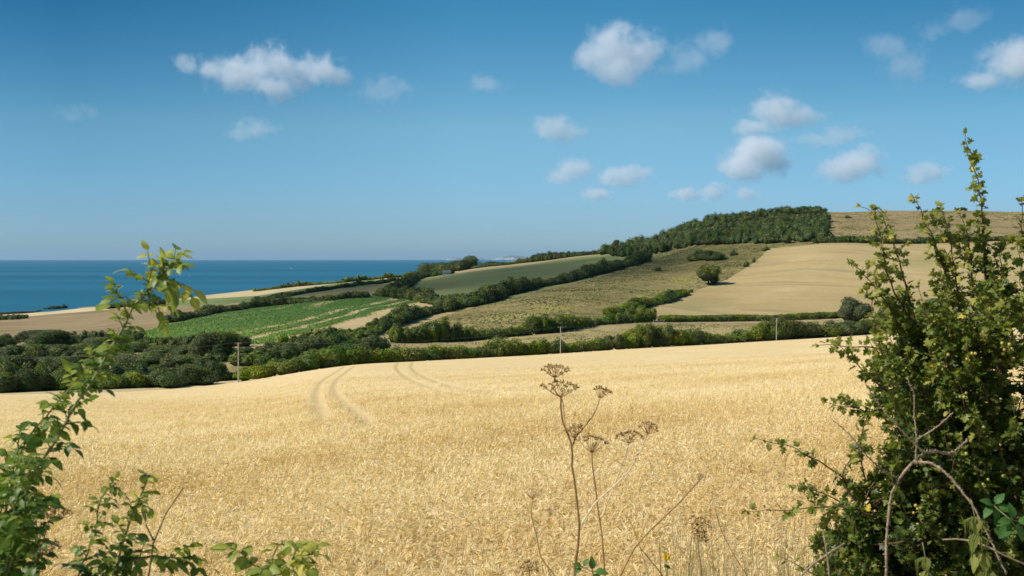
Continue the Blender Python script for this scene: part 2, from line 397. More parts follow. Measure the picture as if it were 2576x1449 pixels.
# plants
def wheat_templates(full):
    out = []
    for k in range(10):
        mb = MB()
        for s in range(5 if full else 5):
            a = random.uniform(0, 6.28); r = random.uniform(0, .13); bx, by = r*math.cos(a), r*math.sin(a)
            la = random.gauss(.3, .9); ln = random.uniform(.05, .3); h = random.uniform(.42, .62)
            dx, dy = math.cos(la)*ln, math.sin(la)*ln
            tp = np.array([bx+dx*.6, by+dy*.6, h]); t0 = random.uniform(-.15, .15)
            pts = np.array([[bx, by, 0], [bx+dx*.2, by+dy*.2, h*.55], tp])
            w = .0028 if full else .004
            side = np.array([math.cos(la+1.57), math.sin(la+1.57), 0])*w
            if full or s < 2:
                V = np.concatenate([pts-side, pts+side])
                mb.add(V, np.array([[0, 1, 4, 3], [1, 2, 5, 4]]), .35+t0*.5)
            # the nodding ear
            el = random.uniform(.075, .11); nod = random.uniform(-.6, 1.1)
            d = norm(np.array([math.cos(la)*math.cos(nod*.7), math.sin(la)*math.cos(nod*.7), math.sin(.75-nod)]))
            u = norm(np.cross(d, [0.1, .2, 1.])); q = np.cross(u, d); ew = .0078
            c0, c1, c2, c3 = tp, tp+d*el*.3, tp+d*el*.7+np.array([0, 0, -.006]), tp+d*el+np.array([0, 0, -.016])
            for ax in ((u, q) if full else (u,)):
                V = np.array([c0, c1-ax*ew, c1+ax*ew, c2-ax*ew*.9, c2+ax*ew*.9, c3])
                mb.add(V, [np.array([[0, 2, 1], [3, 4, 5]]), np.array([[1, 2, 4, 3]])], .7+t0)
            if full:
                for q_ in range(3):     # awns
                    e = norm(d+np.array([random.gauss(0, .22), random.gauss(0, .22), random.gauss(0, .22)]))*random.uniform(.09, .15)
                    s0 = c1+(c3-c1)*random.random(); mb.add(np.array([s0-u*.0016, s0+u*.0016, s0+e]), np.array([[0, 1, 2]]), .85+t0)
            if s % 2 == 0:              # a dry flag leaf
                b0 = pts[1]+(pts[2]-pts[1])*random.uniform(.2, .9); aa = random.uniform(0, 6.28); L = random.uniform(.12, .24)
                o1 = np.array([math.cos(aa)*L*.5, math.sin(aa)*L*.5, L*.3]); o2 = np.array([math.cos(aa)*L, math.sin(aa)*L, -L*.12])
                sd = np.array([-math.sin(aa), math.cos(aa), .3])*.0055
                V = np.array([b0-sd*.5, b0+sd*.5, b0+o1-sd, b0+o1+sd, b0+o2])
                mb.add(V, [np.array([[0, 1, 3, 2]]), np.array([[2, 3, 4]])], .55+t0*1.4)
        out.append((np.concatenate(mb.V), [np.concatenate(mb.F[3]), np.concatenate(mb.F[4])], np.concatenate(mb.T)))
    return out
# a fast height look-up for the wheat field
gx = np.linspace(-95, 95, 191); gy = np.linspace(5, 155, 151)
HG = np.array([[ground(x, y) for x in gx] for y in gy])
def gh(X, Y):
    i = np.clip((Y-5)/1.0, 0, 149.99); j = np.clip((X+95), 0, 189.99); a = i.astype(int); b = j.astype(int); u = i-a; w = j-b
    return HG[a, b]*(1-u)*(1-w)+HG[a+1, b]*u*(1-w)+HG[a, b+1]*(1-u)*w+HG[a+1, b+1]*u*w
WVs, WF3, WF4, WT, base = [], [], [], [], 0
for full, y0, y1, dens in ((True, 7.6, 36, 32), (False, 12, 150, 42)):
    Ys = np.linspace(y0, y1, 400); dn = (dens*(np.minimum(1, 22/Ys))**1.45)*(1.12*Ys+1.5)
    cdf = np.concatenate([[0], np.cumsum((dn[1:]+dn[:-1])/2*np.diff(Ys))]); n = int(cdf[-1])
    y = np.interp(RNG.random(n)*cdf[-1], cdf, Ys); x = (RNG.random(n)-.5)*(1.12*y+1.5)
    mixp = np.clip((y-12)/24, 0, 1); keep = (track_dist(x, y) > np.clip(.25+y*.004, .3, .6)) & (RNG.random(n) < (1-mixp if full else mixp)) & (RNG.random(n) < np.clip((152-y)/45, 0, 1)); x, y = x[keep], y[keep]; n = len(x)
    z = gh(x, y)-.45
    lod = np.maximum(1, y/24)**.42
    which = RNG.integers(0, 10, n); rz = RNG.normal(0, 1.0, n)
    patch = .17*np.sin(x*.21+y*.13)+.17*np.sin(x*.45-y*.38+2)+.11*np.sin(x*1.3+y*1.1)
    for k, (tv, tf, tw) in enumerate(wheat_templates(full)):
        m = which == k; c, s = np.cos(rz[m]), np.sin(rz[m]); o = np.zeros_like(c); i1 = np.ones_like(c)
        rot = np.stack([np.stack([c, -s, o], -1), np.stack([s, c, o], -1), np.stack([o, o, i1], -1)], 1)
        tx, ty = RNG.normal(.10, .2, m.sum()), RNG.normal(-.02, .16, m.sum())
        shear = np.tile(np.eye(3), (m.sum(), 1, 1)); shear[:, 0, 2] = tx; shear[:, 1, 2] = ty
        rot = shear@rot
        sc = np.stack([lod[m]*RNG.uniform(.9, 1.15, m.sum()), lod[m]*RNG.uniform(.9, 1.15, m.sum()), RNG.uniform(.82, 1.12, m.sum())+.0*lod[m]], -1)
        V, FF, t = inst(tv, tf, np.stack([x[m], y[m], z[m]], -1), rot, sc, patch[m]*.8+RNG.normal(0, .1, m.sum())+(0 if full else .1), tw)
        WVs.append(V); WF3.append(FF[0]+base); WF4.append(FF[1]+base); WT.append(t); base += len(V)
m, n_, l_, p_ = field_mat('wheat_straw', [((.57,.415,.19), (.72,.55,.29), .9, N1), ((.50,.34,.125), .16, .54, .72, (1,.5,.2), .3), ((.76,.60,.34), .05, .52, .72, (1,.4,0), .55), ((.46,.32,.125), 2.2, .56, .7, N1, .6)], bump=.9, bump_scale=3.2, bump_dist=.16)
tr = n_.new('ShaderNodeAttribute'); tr.attribute_name = 'track'
g = n_.new('ShaderNodeMix'); g.data_type = 'RGBA'; src = p_.inputs['Base Color'].links[0].from_socket
l_.new(tr.outputs['Fac'], g.inputs[0]); l_.new(src, g.inputs[6]); g.inputs[7].default_value = (.50, .37, .175, 1); l_.new(g.outputs[2], p_.inputs['Base Color'])
M['canopy'] = m
M['wheat'] = leaf_mat('wheat_ears', [(0, (.48,.315,.11)), (.35, (.66,.47,.195)), (.65, (.76,.585,.30)), (1, (.85,.71,.44))], trans=.25, rough=.55, spec=.25, tcol=.95)
nV = len(WV2)
allV = np.concatenate([WV2]+WVs); f4 = np.concatenate([Wq, Wq2]+[f+nV for f in WF4]); f3 = np.concatenate([f+nV for f in WF3])
fm = np.ones(len(f3)+len(f4), int); fm[len(f3):len(f3)+len(Wq)+len(Wq2)] = 0
tnt = np.concatenate([np.zeros(nV)]+WT); tk = np.concatenate([trk.ravel(), np.zeros(b), np.zeros(len(allV)-nV)])
tag(mk('wheat', allV, [f3, f4], [M['canopy'], M['wheat']], tint=tnt, fmat=fm, track=tk), 'ripe golden wheat filling the foreground field with faint tractor lines', 'wheat', kind='stuff')
low = ALLV.copy().reshape(nr, nc, 3)[:R5+3]
yy = low[..., 1]; ramp_ = np.clip((yy-6.5)/2, 0, 1)*np.clip((tt[R4]+.35-tt[:R5+3])[:, None]*4, 0, 1)
low[..., 2] -= .6*ramp_
li = np.arange(low.shape[0]*nc).reshape(-1, nc)
tag(mk('ground', low.reshape(-1, 3), np.stack([li[:-1, :-1], li[:-1, 1:], li[1:, 1:], li[1:, :-1]], -1).reshape(-1, 4), M['soil'], smooth=True), kind='structure')

# ------------------------------------------------------------------ sea
m, n_, l_, p_ = newmat('sea_water')
tc = n_.new('ShaderNodeTexCoord'); mp = n_.new('ShaderNodeMapping'); mp.inputs['Scale'].default_value = (.14, 1, 1)
l_.new(tc.outputs['Object'], mp.inputs[0])
z1 = n_.new('ShaderNodeTexNoise'); z1.inputs['Scale'].default_value = .0016; z1.inputs['Detail'].default_value = 8; l_.new(mp.outputs[0], z1.inputs['Vector'])
l_.new(ramp(n_, l_, z1.outputs[0], [(.3, (.008,.088,.146)), (.7, (.022,.138,.208))]), p_.inputs['Base Color'])
p_.inputs['Roughness'].default_value = .55; p_.inputs['IOR'].default_value = 1.33; p_.inputs['Specular IOR Level'].default_value = .18
z2 = n_.new('ShaderNodeTexNoise'); z2.inputs['Scale'].default_value = .05; z2.inputs['Detail'].default_value = 6; l_.new(tc.outputs['Object'], z2.inputs['Vector'])
bm_ = n_.new('ShaderNodeBump'); bm_.inputs['Strength'].default_value = .5; bm_.inputs['Distance'].default_value = 3; l_.new(z2.outputs[0], bm_.inputs['Height']); l_.new(bm_.outputs[0], p_.inputs['Normal'])
SEA = 44000
ys = np.concatenate([[600], np.geomspace(900, SEA, 24)]); xs_ = np.linspace(-SEA, SEA, 41)
XX, YY = np.meshgrid(xs_, ys); si = np.arange(XX.size).reshape(XX.shape)
tag(mk('sea', np.stack([XX, YY, 0*XX], -1).reshape(-1, 3), np.stack([si[:-1, :-1], si[:-1, 1:], si[1:, 1:], si[1:, :-1]], -1).reshape(-1, 4), m), kind='structure')

# distant headlands with white cliffs
M['chalk'] = field_mat('chalk_cliff', [((.32,.34,.35), (.48,.48,.48), .002, (1,1,0)), ((.16,.18,.15), .0016, .5, .6, N1, .8)], bump=0)[0]
M['farland'] = field_mat('far_downland', [((.1,.12,.07), (.16,.17,.1), .001, N1)], bump=0)[0]
def headland(name, label, x0, x1, Y, hs, cliff, seed):
    rnd = np.random.default_rng(seed); n = 160
    X = (np.linspace(x0, x1, n)-CX)/F*Y; u = np.linspace(0, 1, n); X = X+0
    env = np.clip(np.minimum(u, 1-u)*9, 0, 1)**.6
    ch = cliff*env*np.clip(.62+.22*np.sin(u*9+seed)+.16*np.sin(u*23+2*seed)+.10*np.sin(u*61), .1, 1)*rnd.uniform(.94, 1.06, n)
    tp = np.maximum(hs*env*(.55+.45*np.sin(u*5+seed)+.08*rnd.normal(size=n)), ch*1.02)
    r = [np.stack([X, np.full(n, Y), np.full(n, -.5)], -1), np.stack([X, np.full(n, Y+25.), ch], -1),
         np.stack([X, np.full(n, Y+900.), tp], -1), np.stack([X, np.full(n, Y+2500.), tp*.3], -1), np.stack([X, np.full(n, Y+3000.), np.full(n, -.5)], -1)]
    V = np.concatenate(r); i = np.arange(5*n).reshape(5, n)
    q = np.stack([i[:-1, :-1], i[:-1, 1:], i[1:, 1:], i[1:, :-1]], -1).reshape(-1, 4)
    fmm = np.ones(len(q), int); fmm[:n-1] = 0
    tag(mk(name, V, q, [M['chalk'], M['farland']], fmat=fmm, smooth=True), kind='structure')
headland('headland', '', 1122, 1225, 42000, 100, 112, 1)
headland('headland', '', 1222, 1350, 42300, 120, 122, 4)
headland('headland', '', 1250, 1600, 43300, 250, 90, 2)

# ------------------------------------------------------------------ hedges, trees and scrub
bm = bmesh.new(); bmesh.ops.create_icosphere(bm, subdivisions=2, radius=1)
ICV = np.array([v.co[:] for v in bm.verts]); ICF = np.array([[v.index for v in f.verts] for f in bm.faces]); bm.free()
DK, MD, LT, YL = (.018,.030,.012), (.036,.056,.018), (.066,.092,.026), (.13,.15,.035)
M['hedge_dark'] = leaf_mat('hedge_leaves_dark', [(0, (.026,.044,.010)), (.4, (.068,.098,.019)), (.75, (.13,.16,.033)), (1, (.21,.215,.055))], trans=.18, rough=.6, spec=.2, drift=.09)
M['hedge_green'] = leaf_mat('hedge_leaves_green', [(0, (.04,.066,.007)), (.4, (.098,.142,.012)), (.75, (.175,.215,.02)), (1, (.29,.29,.045))], trans=.22, rough=.6, spec=.2, drift=.09)
M['hedge_pale'] = leaf_mat('willow_leaves', [(0, (.035,.05,.02)), (.5, (.085,.105,.045)), (1, (.16,.17,.08))], trans=.22, rough=.6, spec=.2)
M['bark'] = bark_mat('tree_bark', (.07,.05,.035), (.16,.12,.09), 3)
M['maize'] = leaf_mat('maize_leaves', [(0, (.03,.095,.018)), (.5, (.085,.19,.028)), (1, (.23,.32,.04))], trans=.25, rough=.5, spec=.3)

def leafy(C, R, leaf, dens=1.5, seed=0, tint0=.45, tvar=.2, flat=0.15):
    """leaf clumps spread through the outer shell of overlapping lumps, over darker lumps within; returns MB"""
    r = np.random.default_rng(seed); C = np.asarray(C, float); R = np.asarray(R, float); n = len(C)
    mb = MB()
    for c, q in zip(C, R):
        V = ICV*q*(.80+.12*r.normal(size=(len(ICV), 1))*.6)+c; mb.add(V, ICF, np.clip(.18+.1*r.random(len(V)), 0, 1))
    area = 9*(R[:, 0]*R[:, 1]*R[:, 2])**(2/3); N = int(dens*area.sum()/leaf**2)
    leaf = leaf*.86; N = int(N*1.12); N = max(40, min(N, 170000)); w = r.choice(n, N, p=area/area.sum())
    d = norm(r.normal(size=(N, 3))); d[:, 2] = np.where(d[:, 2] < -.35, -d[:, 2], d[:, 2])
    lump = np.sin(d[:, 0]*5+w*1.7)*np.sin(d[:, 1]*5+w)*np.sin(d[:, 2]*6+w*.6)      # light and thin places
    pos = C[w]+R[w]*d*(.90+.16*r.random((N, 1))**1.5+.13*lump[:, None])
    keep = r.random(N) < .8+.4*lump
    pos, d, w, lump = pos[keep], d[keep], w[keep], lump[keep]; N = len(pos)
    nn = norm(d*.9+r.normal(size=(N, 3))*.55+np.array([0, 0, .25]))
    a = norm(np.cross(nn, r.normal(size=(N, 3)))); b2 = np.cross(nn, a)
    s = leaf*(.45+.5*r.random((N, 1)))
    V = np.stack([pos-a*s, pos+b2*s*.62+nn*s*flat, pos+a*s*.9, pos-b2*s*.55+nn*s*flat*.3], 1).reshape(-1, 3)
    bt = r.normal(0, .15, n)
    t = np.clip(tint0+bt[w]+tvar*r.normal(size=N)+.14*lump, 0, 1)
    mb.add(V, np.arange(4*N).reshape(-1, 4), np.repeat(t, 4))
    return mb

def hedge(label, pts, h, w, mat='hedge_dark', leaf=.6, seed=1, ragged=.25, name='hedge', cat='hedge', group=None, tint0=.45, dens=1.5, world=False, rows=None, skip=0.0):
    """a hedge along points given in photo units on the land (or (x, 'Y', dist))"""
    rr = np.random.default_rng(seed); g = []
    for p in pts:
        q = P(p[0], p[1]) if world else G(*p)
        if q is not None: g.append(q)
    g = np.array(g); L = np.linalg.norm(np.diff(g[:, :2], axis=0), axis=1).sum()
    c = spline(g[:, :2], max(3, int(L/(w*.27)))); C, R = [], []
    nrow = rows or max(1, int(round(w/max(h*1.1, 1))))
    T = norm(np.gradient(c, axis=0)); NN = np.stack([-T[:, 1], T[:, 0]], 1)
    big = 1+ragged*np.sin(np.linspace(0, L/(w*1.6), len(c))+seed)
    for i in range(len(c)):
        for k in range(nrow):
            if rr.random() < skip: continue
            off = ((k+.5)/nrow-.5)*w*.8+rr.normal()*w*.07
            x, y = c[i]+NN[i]*off; z = ground(x, y)
            hh = h*max(.4, (1+ragged*rr.normal()*.7))*big[i]; ww = w/nrow*.54*(1+.3*rr.normal()*.7)
            ww = max(ww, h*.3)
            C.append((x, y, z+hh*.42)); R.append((ww, ww, hh*.58))
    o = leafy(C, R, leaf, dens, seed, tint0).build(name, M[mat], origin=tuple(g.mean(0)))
    return tag(o, label, cat, group)

def ht(p, v): return max(1.2, (px(p)[1]-v)/F*p[1])
def tree(label, p, h, w, mat='hedge_dark', leaf=.5, seed=1, name='tree', cat='tree', group=None, lean=0.0, trunk=.22, nl=9, tint0=.45, dens=1.6, depth=1.0, wind=0.0):
    rr = np.random.default_rng(seed); p = np.array(p, float); p[2] -= .1
    root = empty(name, tuple(p), label, cat, group)
    C, R = [], []
    for k in range(nl):
        a = rr.uniform(0, 6.28); u = rr.random()**.6; z = trunk+(1-trunk)*rr.uniform(.12, .78)
        prof = math.sin(min(1, (z-trunk*.4)/(1-trunk*.4))*2.6+.35)**.7 if 0 < z < 1 else .3
        r0 = w*.5*u*.72*abs(prof)
        C.append((p[0]+math.cos(a)*r0+lean*z*h+wind*h*(z-.5), p[1]+math.sin(a)*r0*depth, p[2]+h*z))
        q = w*.5*rr.uniform(.38, .56); R.append((q, q*depth, min(q*.95, h*(1-z)*1.02, h*.42)))
    C.append((p[0]+lean*h*.6, p[1], p[2]+h*(trunk+(1-trunk)*.48))); R.append((w*.3, w*.3*depth, h*(1-trunk)*.38))
    tp = spline([(p[0], p[1], p[2]-.3), (p[0]+lean*h*.15, p[1], p[2]+h*.25), (p[0]+lean*h*.5, p[1], p[2]+h*.65)], 8)
    mb = MB(); mb.add(*tube(tp, np.linspace(.045, .015, 8)*h, 7))
    for k in range(min(5, nl)):
        st = tp[2+k % 5]; mb.add(*tube(spline([st, (st+np.array(C[k]))/2+np.array([0, 0, -.03*h]), np.array(C[k])], 5), np.linspace(.018, .006, 5)*h, 5))
    mb.build('trunk', M['bark'], root, smooth=True, origin=tuple(p))
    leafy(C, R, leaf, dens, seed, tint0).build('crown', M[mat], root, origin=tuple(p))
    return root

def shrub(label, p, h, w, mat='hedge_dark', leaf=.35, seed=1, group=None, cat='shrub', name='shrub', depth=.8, tint0=.45, n=7, dens=1.6):
    rr = np.random.default_rng(seed); C, R = [], []
    for k in range(n):
        x = p[0]+w*.36*rr.uniform(-1, 1); y = p[1]+w*.3*depth*rr.uniform(-1, 1); hh = h*rr.uniform(.55, 1.0)*(1-.45*abs(x-p[0])/(w*.4))
        q = w*rr.uniform(.18, .28); C.append((x, y, ground(x, y)+hh*.42)); R.append((q, q*.9, hh*.58))
    return tag(leafy(C, R, leaf, dens, seed, tint0).build(name, M[mat], origin=tuple(p)), label, cat, group)

# hedges of the far slope
hedge('broad dark hedge belt running diagonally uphill between grey green field and rough pasture', [(1105,786),(1170,772),(1250,748),(1330,728),(1420,710),(1500,690),(1560,672),(1622,654)], 6.6, 15, leaf=.85, seed=3, ragged=.3, tint0=.46)
hedge('lower end of the diagonal hedge, narrow and low, beside the bare edge of the maize', [(960,826),(1020,806),(1075,792),(1115,782)], 5.2, 10, leaf=.7, seed=4, tint0=.44)
hedge('dark hedge linking the copse of the valley to the lower end of the diagonal hedge', [(700,880),(760,872),(840,862),(905,848),(960,828)], 3.4, 10, leaf=.6, seed=5, mat='hedge_green', tint0=.36, ragged=.3)
hedge('tall dark hedge along the foot of the grey green field above the maize', [(950,746),(1030,752),(1100,764),(1190,768),(1260,750)], 6.2, 13, leaf=.85, seed=6, ragged=.3)
hedge('short dark hedge climbing from the maize corner to the copse by the sea', [(985,742),(1015,724),(1040,708),(1060,698)], 6.5, 14, leaf=1.0, seed=7, tint0=.38)
hedge('dark hedge line at the seaward top of the maize field', [(430,812),(500,797),(580,782),(660,772),(740,764),(830,757),(922,750)], 4.2, 10, leaf=.8, seed=8, ragged=.3, tint0=.34)
hedge('thin far hedge between the small green meadow and the brown strip', [(640,756),(740,744),(830,729),(920,716),(1000,705)], 3.4, 7, leaf=1.0, seed=9, tint0=.34)
hedge('low bushy line on the cliff edge above the sea', [(640,733),(700,726),(780,718),(860,711),(950,702),(1050,692)], 4.0, 9, leaf=1.1, seed=10, tint0=.55, mat='hedge_green', ragged=.4)
hedge('dark scrub patch at the shore behind the rose shoot', [(272,777),(310,772),(355,770),(400,768)], 5.5, 16, leaf=1.0, seed=11, name='scrub', cat='scrub', tint0=.35)
hedge('small dark scrub patch at the shore left of the rose shoot', [(118,780),(140,778),(165,776)], 3.4, 10, leaf=.9, seed=12, name='scrub', cat='scrub', tint0=.35)
hedge('flat green bush strip at the left edge on the brown field', [(-120,812),(-30,806),(50,800)], 3.4, 22, leaf=.9, seed=13, name='scrub', cat='scrub', tint0=.42)
hedge('thin dark scrub line where the beach meets the sea at far left', [(-100,796),(0,791),(60,788),(100,785)], 1.8, 8, leaf=.9, seed=14, name='scrub', cat='scrub', tint0=.3)
hedge('dark wind shaped copse on the skyline above the small cottage', [(1062,691),(1095,688),(1135,683),(1160,680),(1186,675)], 15, 22, leaf=1.1, seed=15, ragged=.25, name='copse', cat='copse', tint0=.3)
hedge('low dark thicket beside the cottage in front of the copse', [(1075,697),(1110,692),(1135,689)], 7, 14, leaf=1.1, seed=16, name='thicket', cat='thicket', tint0=.36)
hedge('low even row of trees along the skyline from the copse to the far cliffs', [(1185,676),(1260,668),(1340,659)], 5, 10, leaf=1.0, seed=17, ragged=.25, name='tree_belt', cat='tree belt', tint0=.34)
hedge('row of taller trees along the skyline rising into the wood', [(1340,659),(1420,649),(1510,639)], 7, 14, leaf=1.0, seed=170, ragged=.35, name='tree_belt', cat='tree belt', tint0=.34)
hedge('hedge under the right end of the wood, below the brown moorland', [(2050,611),(2200,611),(2400,609),(2590,606)], 4.6, 9, leaf=.9, seed=18, tint0=.42)
hedge('bushy hedge across the valley from the bare gap to the big round tree', [(992,862),(1060,860),(1150,857),(1250,849),(1320,842)], 4.8, 8, leaf=.55, seed=19, ragged=.34, mat='hedge_green', tint0=.36)
hedge('bushy hedge across the valley from the big round tree to the field gate', [(1365,839),(1430,830),(1500,817),(1570,812),(1640,808)], 5.0, 9, leaf=.55, seed=20, ragged=.34, mat='hedge_green', tint0=.45)
hedge('low even hedge along the foot of the hay field, right of the gate', [(1672,810),(1760,809),(1860,808),(1960,806),(2080,801),(2180,796)], 3.4, 5, leaf=.5, seed=21, ragged=.06, mat='hedge_green', tint0=.45)
hedge('narrow hedge slanting up between rough pasture and hay field', [(1530,796),(1590,780),(1650,764),(1690,752),(1722,741)], 4.2, 6.5, leaf=.65, seed=22, ragged=.3, mat='hedge_green', tint0=.4)
# hedge along the wheat's far side
def edge(x): return np.interp(x, xs, rowsY[:, 8])
def near_hedge(label, x0, x1, h, w, off, **k):
    hedge(label, [(x, edge(x)+off) for x in np.linspace(x0, x1, 7)], h, w, world=True, **k)
near_hedge('bright green bramble hedge behind the wheat, right of the tall pole', 640, 905, 3.4, 7, 9, mat='hedge_green', leaf=.34, seed=30, tint0=.52, ragged=.25)
near_hedge('bright green hedge behind the wheat, left of the middle pole', 900, 1240, 3.1, 6, 9, mat='hedge_green', leaf=.36, seed=31, tint0=.62, ragged=.14)
near_hedge('bright green hedge behind the wheat around the middle pole', 1230, 1610, 3.6, 6, 10, mat='hedge_green', leaf=.4, seed=32, tint0=.6, ragged=.22)
near_hedge('bushy green hedge behind the wheat, left of the right hand pole', 1600, 1950, 4.6, 8, 12, mat='hedge_green', leaf=.42, seed=33, tint0=.48, ragged=.45)
near_hedge('deep green hedge behind the wheat, from right hand pole to hawthorn', 1940, 2330, 5.8, 12, 14, mat='hedge_dark', leaf=.45, seed=34, tint0=.56, ragged=.2)
near_hedge('hedge behind the wheat showing through the hawthorn', 2310, 2720, 6.5, 14, 16, mat='hedge_dark', leaf=.45, seed=35, tint0=.5, ragged=.2)
hedge('second dark hedge of the valley, right of the big oak by the tall pole', [(625,268),(740,300),(860,335),(960,355)], 4.2, 12, world=True, leaf=.42, seed=36, ragged=.3, tint0=.5, mat='hedge_dark')
hedge('dark rounded thicket in the valley above the left bend of the bright hedge', [(800,262),(850,272),(905,285)], 4.6, 11, world=True, leaf=.36, seed=37, ragged=.25, tint0=.42, name='thicket', cat='thicket')

# thicket of the left valley
hedge('dark mass of brambles low in the valley behind the edge shrubs', [(x, 225) for x in (-160, 0, 150, 300, 420, 520)], 2.8, 22, world=True, leaf=.36, seed=140, ragged=.3, tint0=.5, name='thicket', cat='thicket')
hedge('scrubby thicket filling the middle of the left valley between the trees', [(x, 275) for x in (-160, 0, 150, 300, 430, 540)], 3.2, 30, world=True, leaf=.42, seed=141, ragged=.35, tint0=.52, name='thicket', cat='thicket')
hedge('hedge of small trees under the brown field behind the left valley trees', [(-150, 372), (0, 372), (120, 375), (240, 370), (350, 368)], 3.6, 14, world=True, leaf=.5, seed=142, ragged=.35, tint0=.4)
hedge('hedge along the bottom of the maize field behind the big oak', [(330, 366), (440, 350), (560, 340), (610, 338)], 2.6, 10, world=True, leaf=.5, seed=143, ragged=.35, tint0=.45)
GL = 'shrubs massed along the wheat edge at the left'
k = 40
for lab, x, Y, v, w, mat, t0 in [
 ('dark shrub at the far left edge of the picture by the wheat', -20, 186, 912, 9, 'hedge_dark', .5),
 ('dark shrub behind the wheat, second from the left edge of the picture', 75, 190, 918, 10, 'hedge_dark', .45),
 ('green shrub with a pale side just left of the rose shoot by the wheat', 165, 193, 922, 9, 'hedge_green', .35),
 ('shrub behind the wheat half hidden by the rose shoot', 250, 190, 928, 9, 'hedge_green', .4),
 ('low bright green shrub right of the rose shoot by the wheat', 325, 192, 930, 8, 'hedge_green', .48),
 ('broad dark shrub by the wheat midway between rose shoot and tall pole', 405, 196, 921, 11, 'hedge_dark', .52),
 ('dark leaning shrub by the wheat left of the tall pole, bare soil below', 480, 203, 912, 9, 'hedge_dark', .45),
 ('brownish dark shrub nearest the left side of the tall pole', 540, 222, 900, 8, 'hedge_dark', .38),
 ('low green bush right behind the foot of the tall pole', 625, 226, 920, 9, 'hedge_green', .55)]:
    k += 1; p = P(x, Y); shrub(lab, p, ht(p, v), w, mat, leaf=.26, seed=k, group=GL, tint0=t0, n=13)
GT = 'trees of the valley at the left'
for lab, x, Y, v, w, mat, t0 in [
 ('dark tree cut by the left edge of the picture below the brown field', -10, 330, 847, 17, 'hedge_dark', .42),
 ('large dark round topped tree below the brown field at left', 115, 340, 831, 20, 'hedge_dark', .45),
 ('paler green tree in front of the large round topped tree at left', 60, 290, 868, 16, 'hedge_dark', .62),
 ('grey green tree between the round topped tree and the rose shoot', 172, 300, 866, 16, 'hedge_dark', .6),
 ('dark tree directly behind the rose shoot in the valley', 240, 325, 850, 15, 'hedge_dark', .45),
 ('dark double crowned tree just right of the rose shoot', 325, 320, 862, 16, 'hedge_dark', .48),
 ('mid green tree left of the big oak below the maize', 425, 315, 868, 14, 'hedge_dark', .55),
 ('green tree touching the left flank of the big oak', 482, 300, 868, 13, 'hedge_dark', .52),
 ('low tree in front of the big oak at its left foot', 470, 255, 893, 12, 'hedge_dark', .58),
 ('low spreading tree right of the rose shoot behind the shrubs', 360, 262, 888, 14, 'hedge_dark', .56),
 ('low tree at far left behind the edge shrubs', 20, 245, 893, 12, 'hedge_dark', .55),
 ('small tree behind the shrubs left of the rose shoot', 140, 250, 898, 12, 'hedge_dark', .5),
 ('tree on the right flank of the big oak close to the tall pole', 602, 300, 874, 10, 'hedge_dark', .42)]:
    k += 1; p = P(x, Y); tree(lab, p, ht(p, v), w, mat, leaf=.36, seed=k, group=GT, tint0=t0, trunk=.05, nl=14)
p = P(546, 285); tree('big dark oak rising above the valley trees left of the tall pole', p, ht(p, 836), 13.5, 'hedge_dark', leaf=.34, seed=80, tint0=.44, trunk=.08, nl=16)
p = P(1342, 440); tree('big round tree standing up out of the valley hedge below the rough pasture', p, ht(p, 796), 10, 'hedge_green', leaf=.4, seed=81, tint0=.3, trunk=.1, nl=13)
tree('small thin leaved tree beside the bare gap at the end of the valley hedge', P(988, 415), 4.6, 6, 'hedge_dark', leaf=.45, seed=82, tint0=.5, trunk=.25, nl=5, dens=.8)
p = G(1782, 716); tree('lone wind swept tree on the hillside between pasture and hay field', p, 15, 19, 'hedge_dark', leaf=.75, seed=83, tint0=.62, trunk=.12, nl=12, lean=.06)
p = G(1655, 682); shrub('small round bush alone on the pasture left of the wind swept tree', p, 5.2, 7.5, leaf=.7, seed=84)
hedge('wide clump of dark scrub below the wood above the wind swept tree', [(1750,654),(1775,652),(1805,654)], 8, 18, leaf=.9, seed=85, name='scrub', cat='scrub', tint0=.5)
for lab, x, v, h, w in [('small dark bush on the hay field edge, upper of a pair', 1897, 660, 5, 5), ('small dark bush on the hay field edge, lower of a pair', 1876, 671, 5, 5),
   ('small bush close under the wood at the top of the hay field', 1926, 630, 5, 7), ('pale bush on the pasture under the wood', 1846, 643, 6, 8), ('tiny bush at the top end of the slanting hedge', 1738, 736, 3, 4),
   ('small bush on the moorland slope right of the wood', 2132, 549, 4, 9), ('bush at the lower right corner of the wood', 2085, 594, 6, 8), ('dark bush on the moorland at the right edge', 2572, 588, 5, 9)]:
    k += 1; shrub(lab, G(x, v), h, w, leaf=.8, seed=k, n=5, tint0=.48)
for lab, x, h, w in [('dark shrubby tree on the bare skyline right of the wood', 2203, 6, 12), ('small leaning tree on the bare skyline', 2310, 6, 8), ('low dark trees on the skyline left of the tall hawthorn tip', 2420, 4.5, 16), ('dark trees on the skyline right of the leaning one', 2362, 5, 11)]:
    k += 1; tree(lab, P(x, 1262), h, w, leaf=.8, seed=k, nl=5, trunk=.2, tint0=.35, group='trees on the bare skyline')
for lab, x, Y, h, w, lean in [('taller twin tree sticking up out of the skyline row', 1548, 1420, 15, 13, 0), ('tree on the skyline right of the twin tree', 1578, 1400, 13, 13, .1), ('lone small tree on the skyline beside the copse', 1195, 1640, 10, 9, .1)]:
    k += 1; tree(lab, P(x, Y), h, w, leaf=.9, seed=k, nl=5, trunk=.25, tint0=.3, lean=lean)
tree('pale willow behind the low hedge at the left side of the hawthorn', P(2150, 520), 13, 17, 'hedge_pale', leaf=.5, seed=95, tint0=.5, trunk=.08, nl=11)
tree('dark tree behind the hawthorn beside the pale willow', P(2250, 505), 10, 18, 'hedge_dark', leaf=.5, seed=96, tint0=.5, trunk=.1, nl=10)
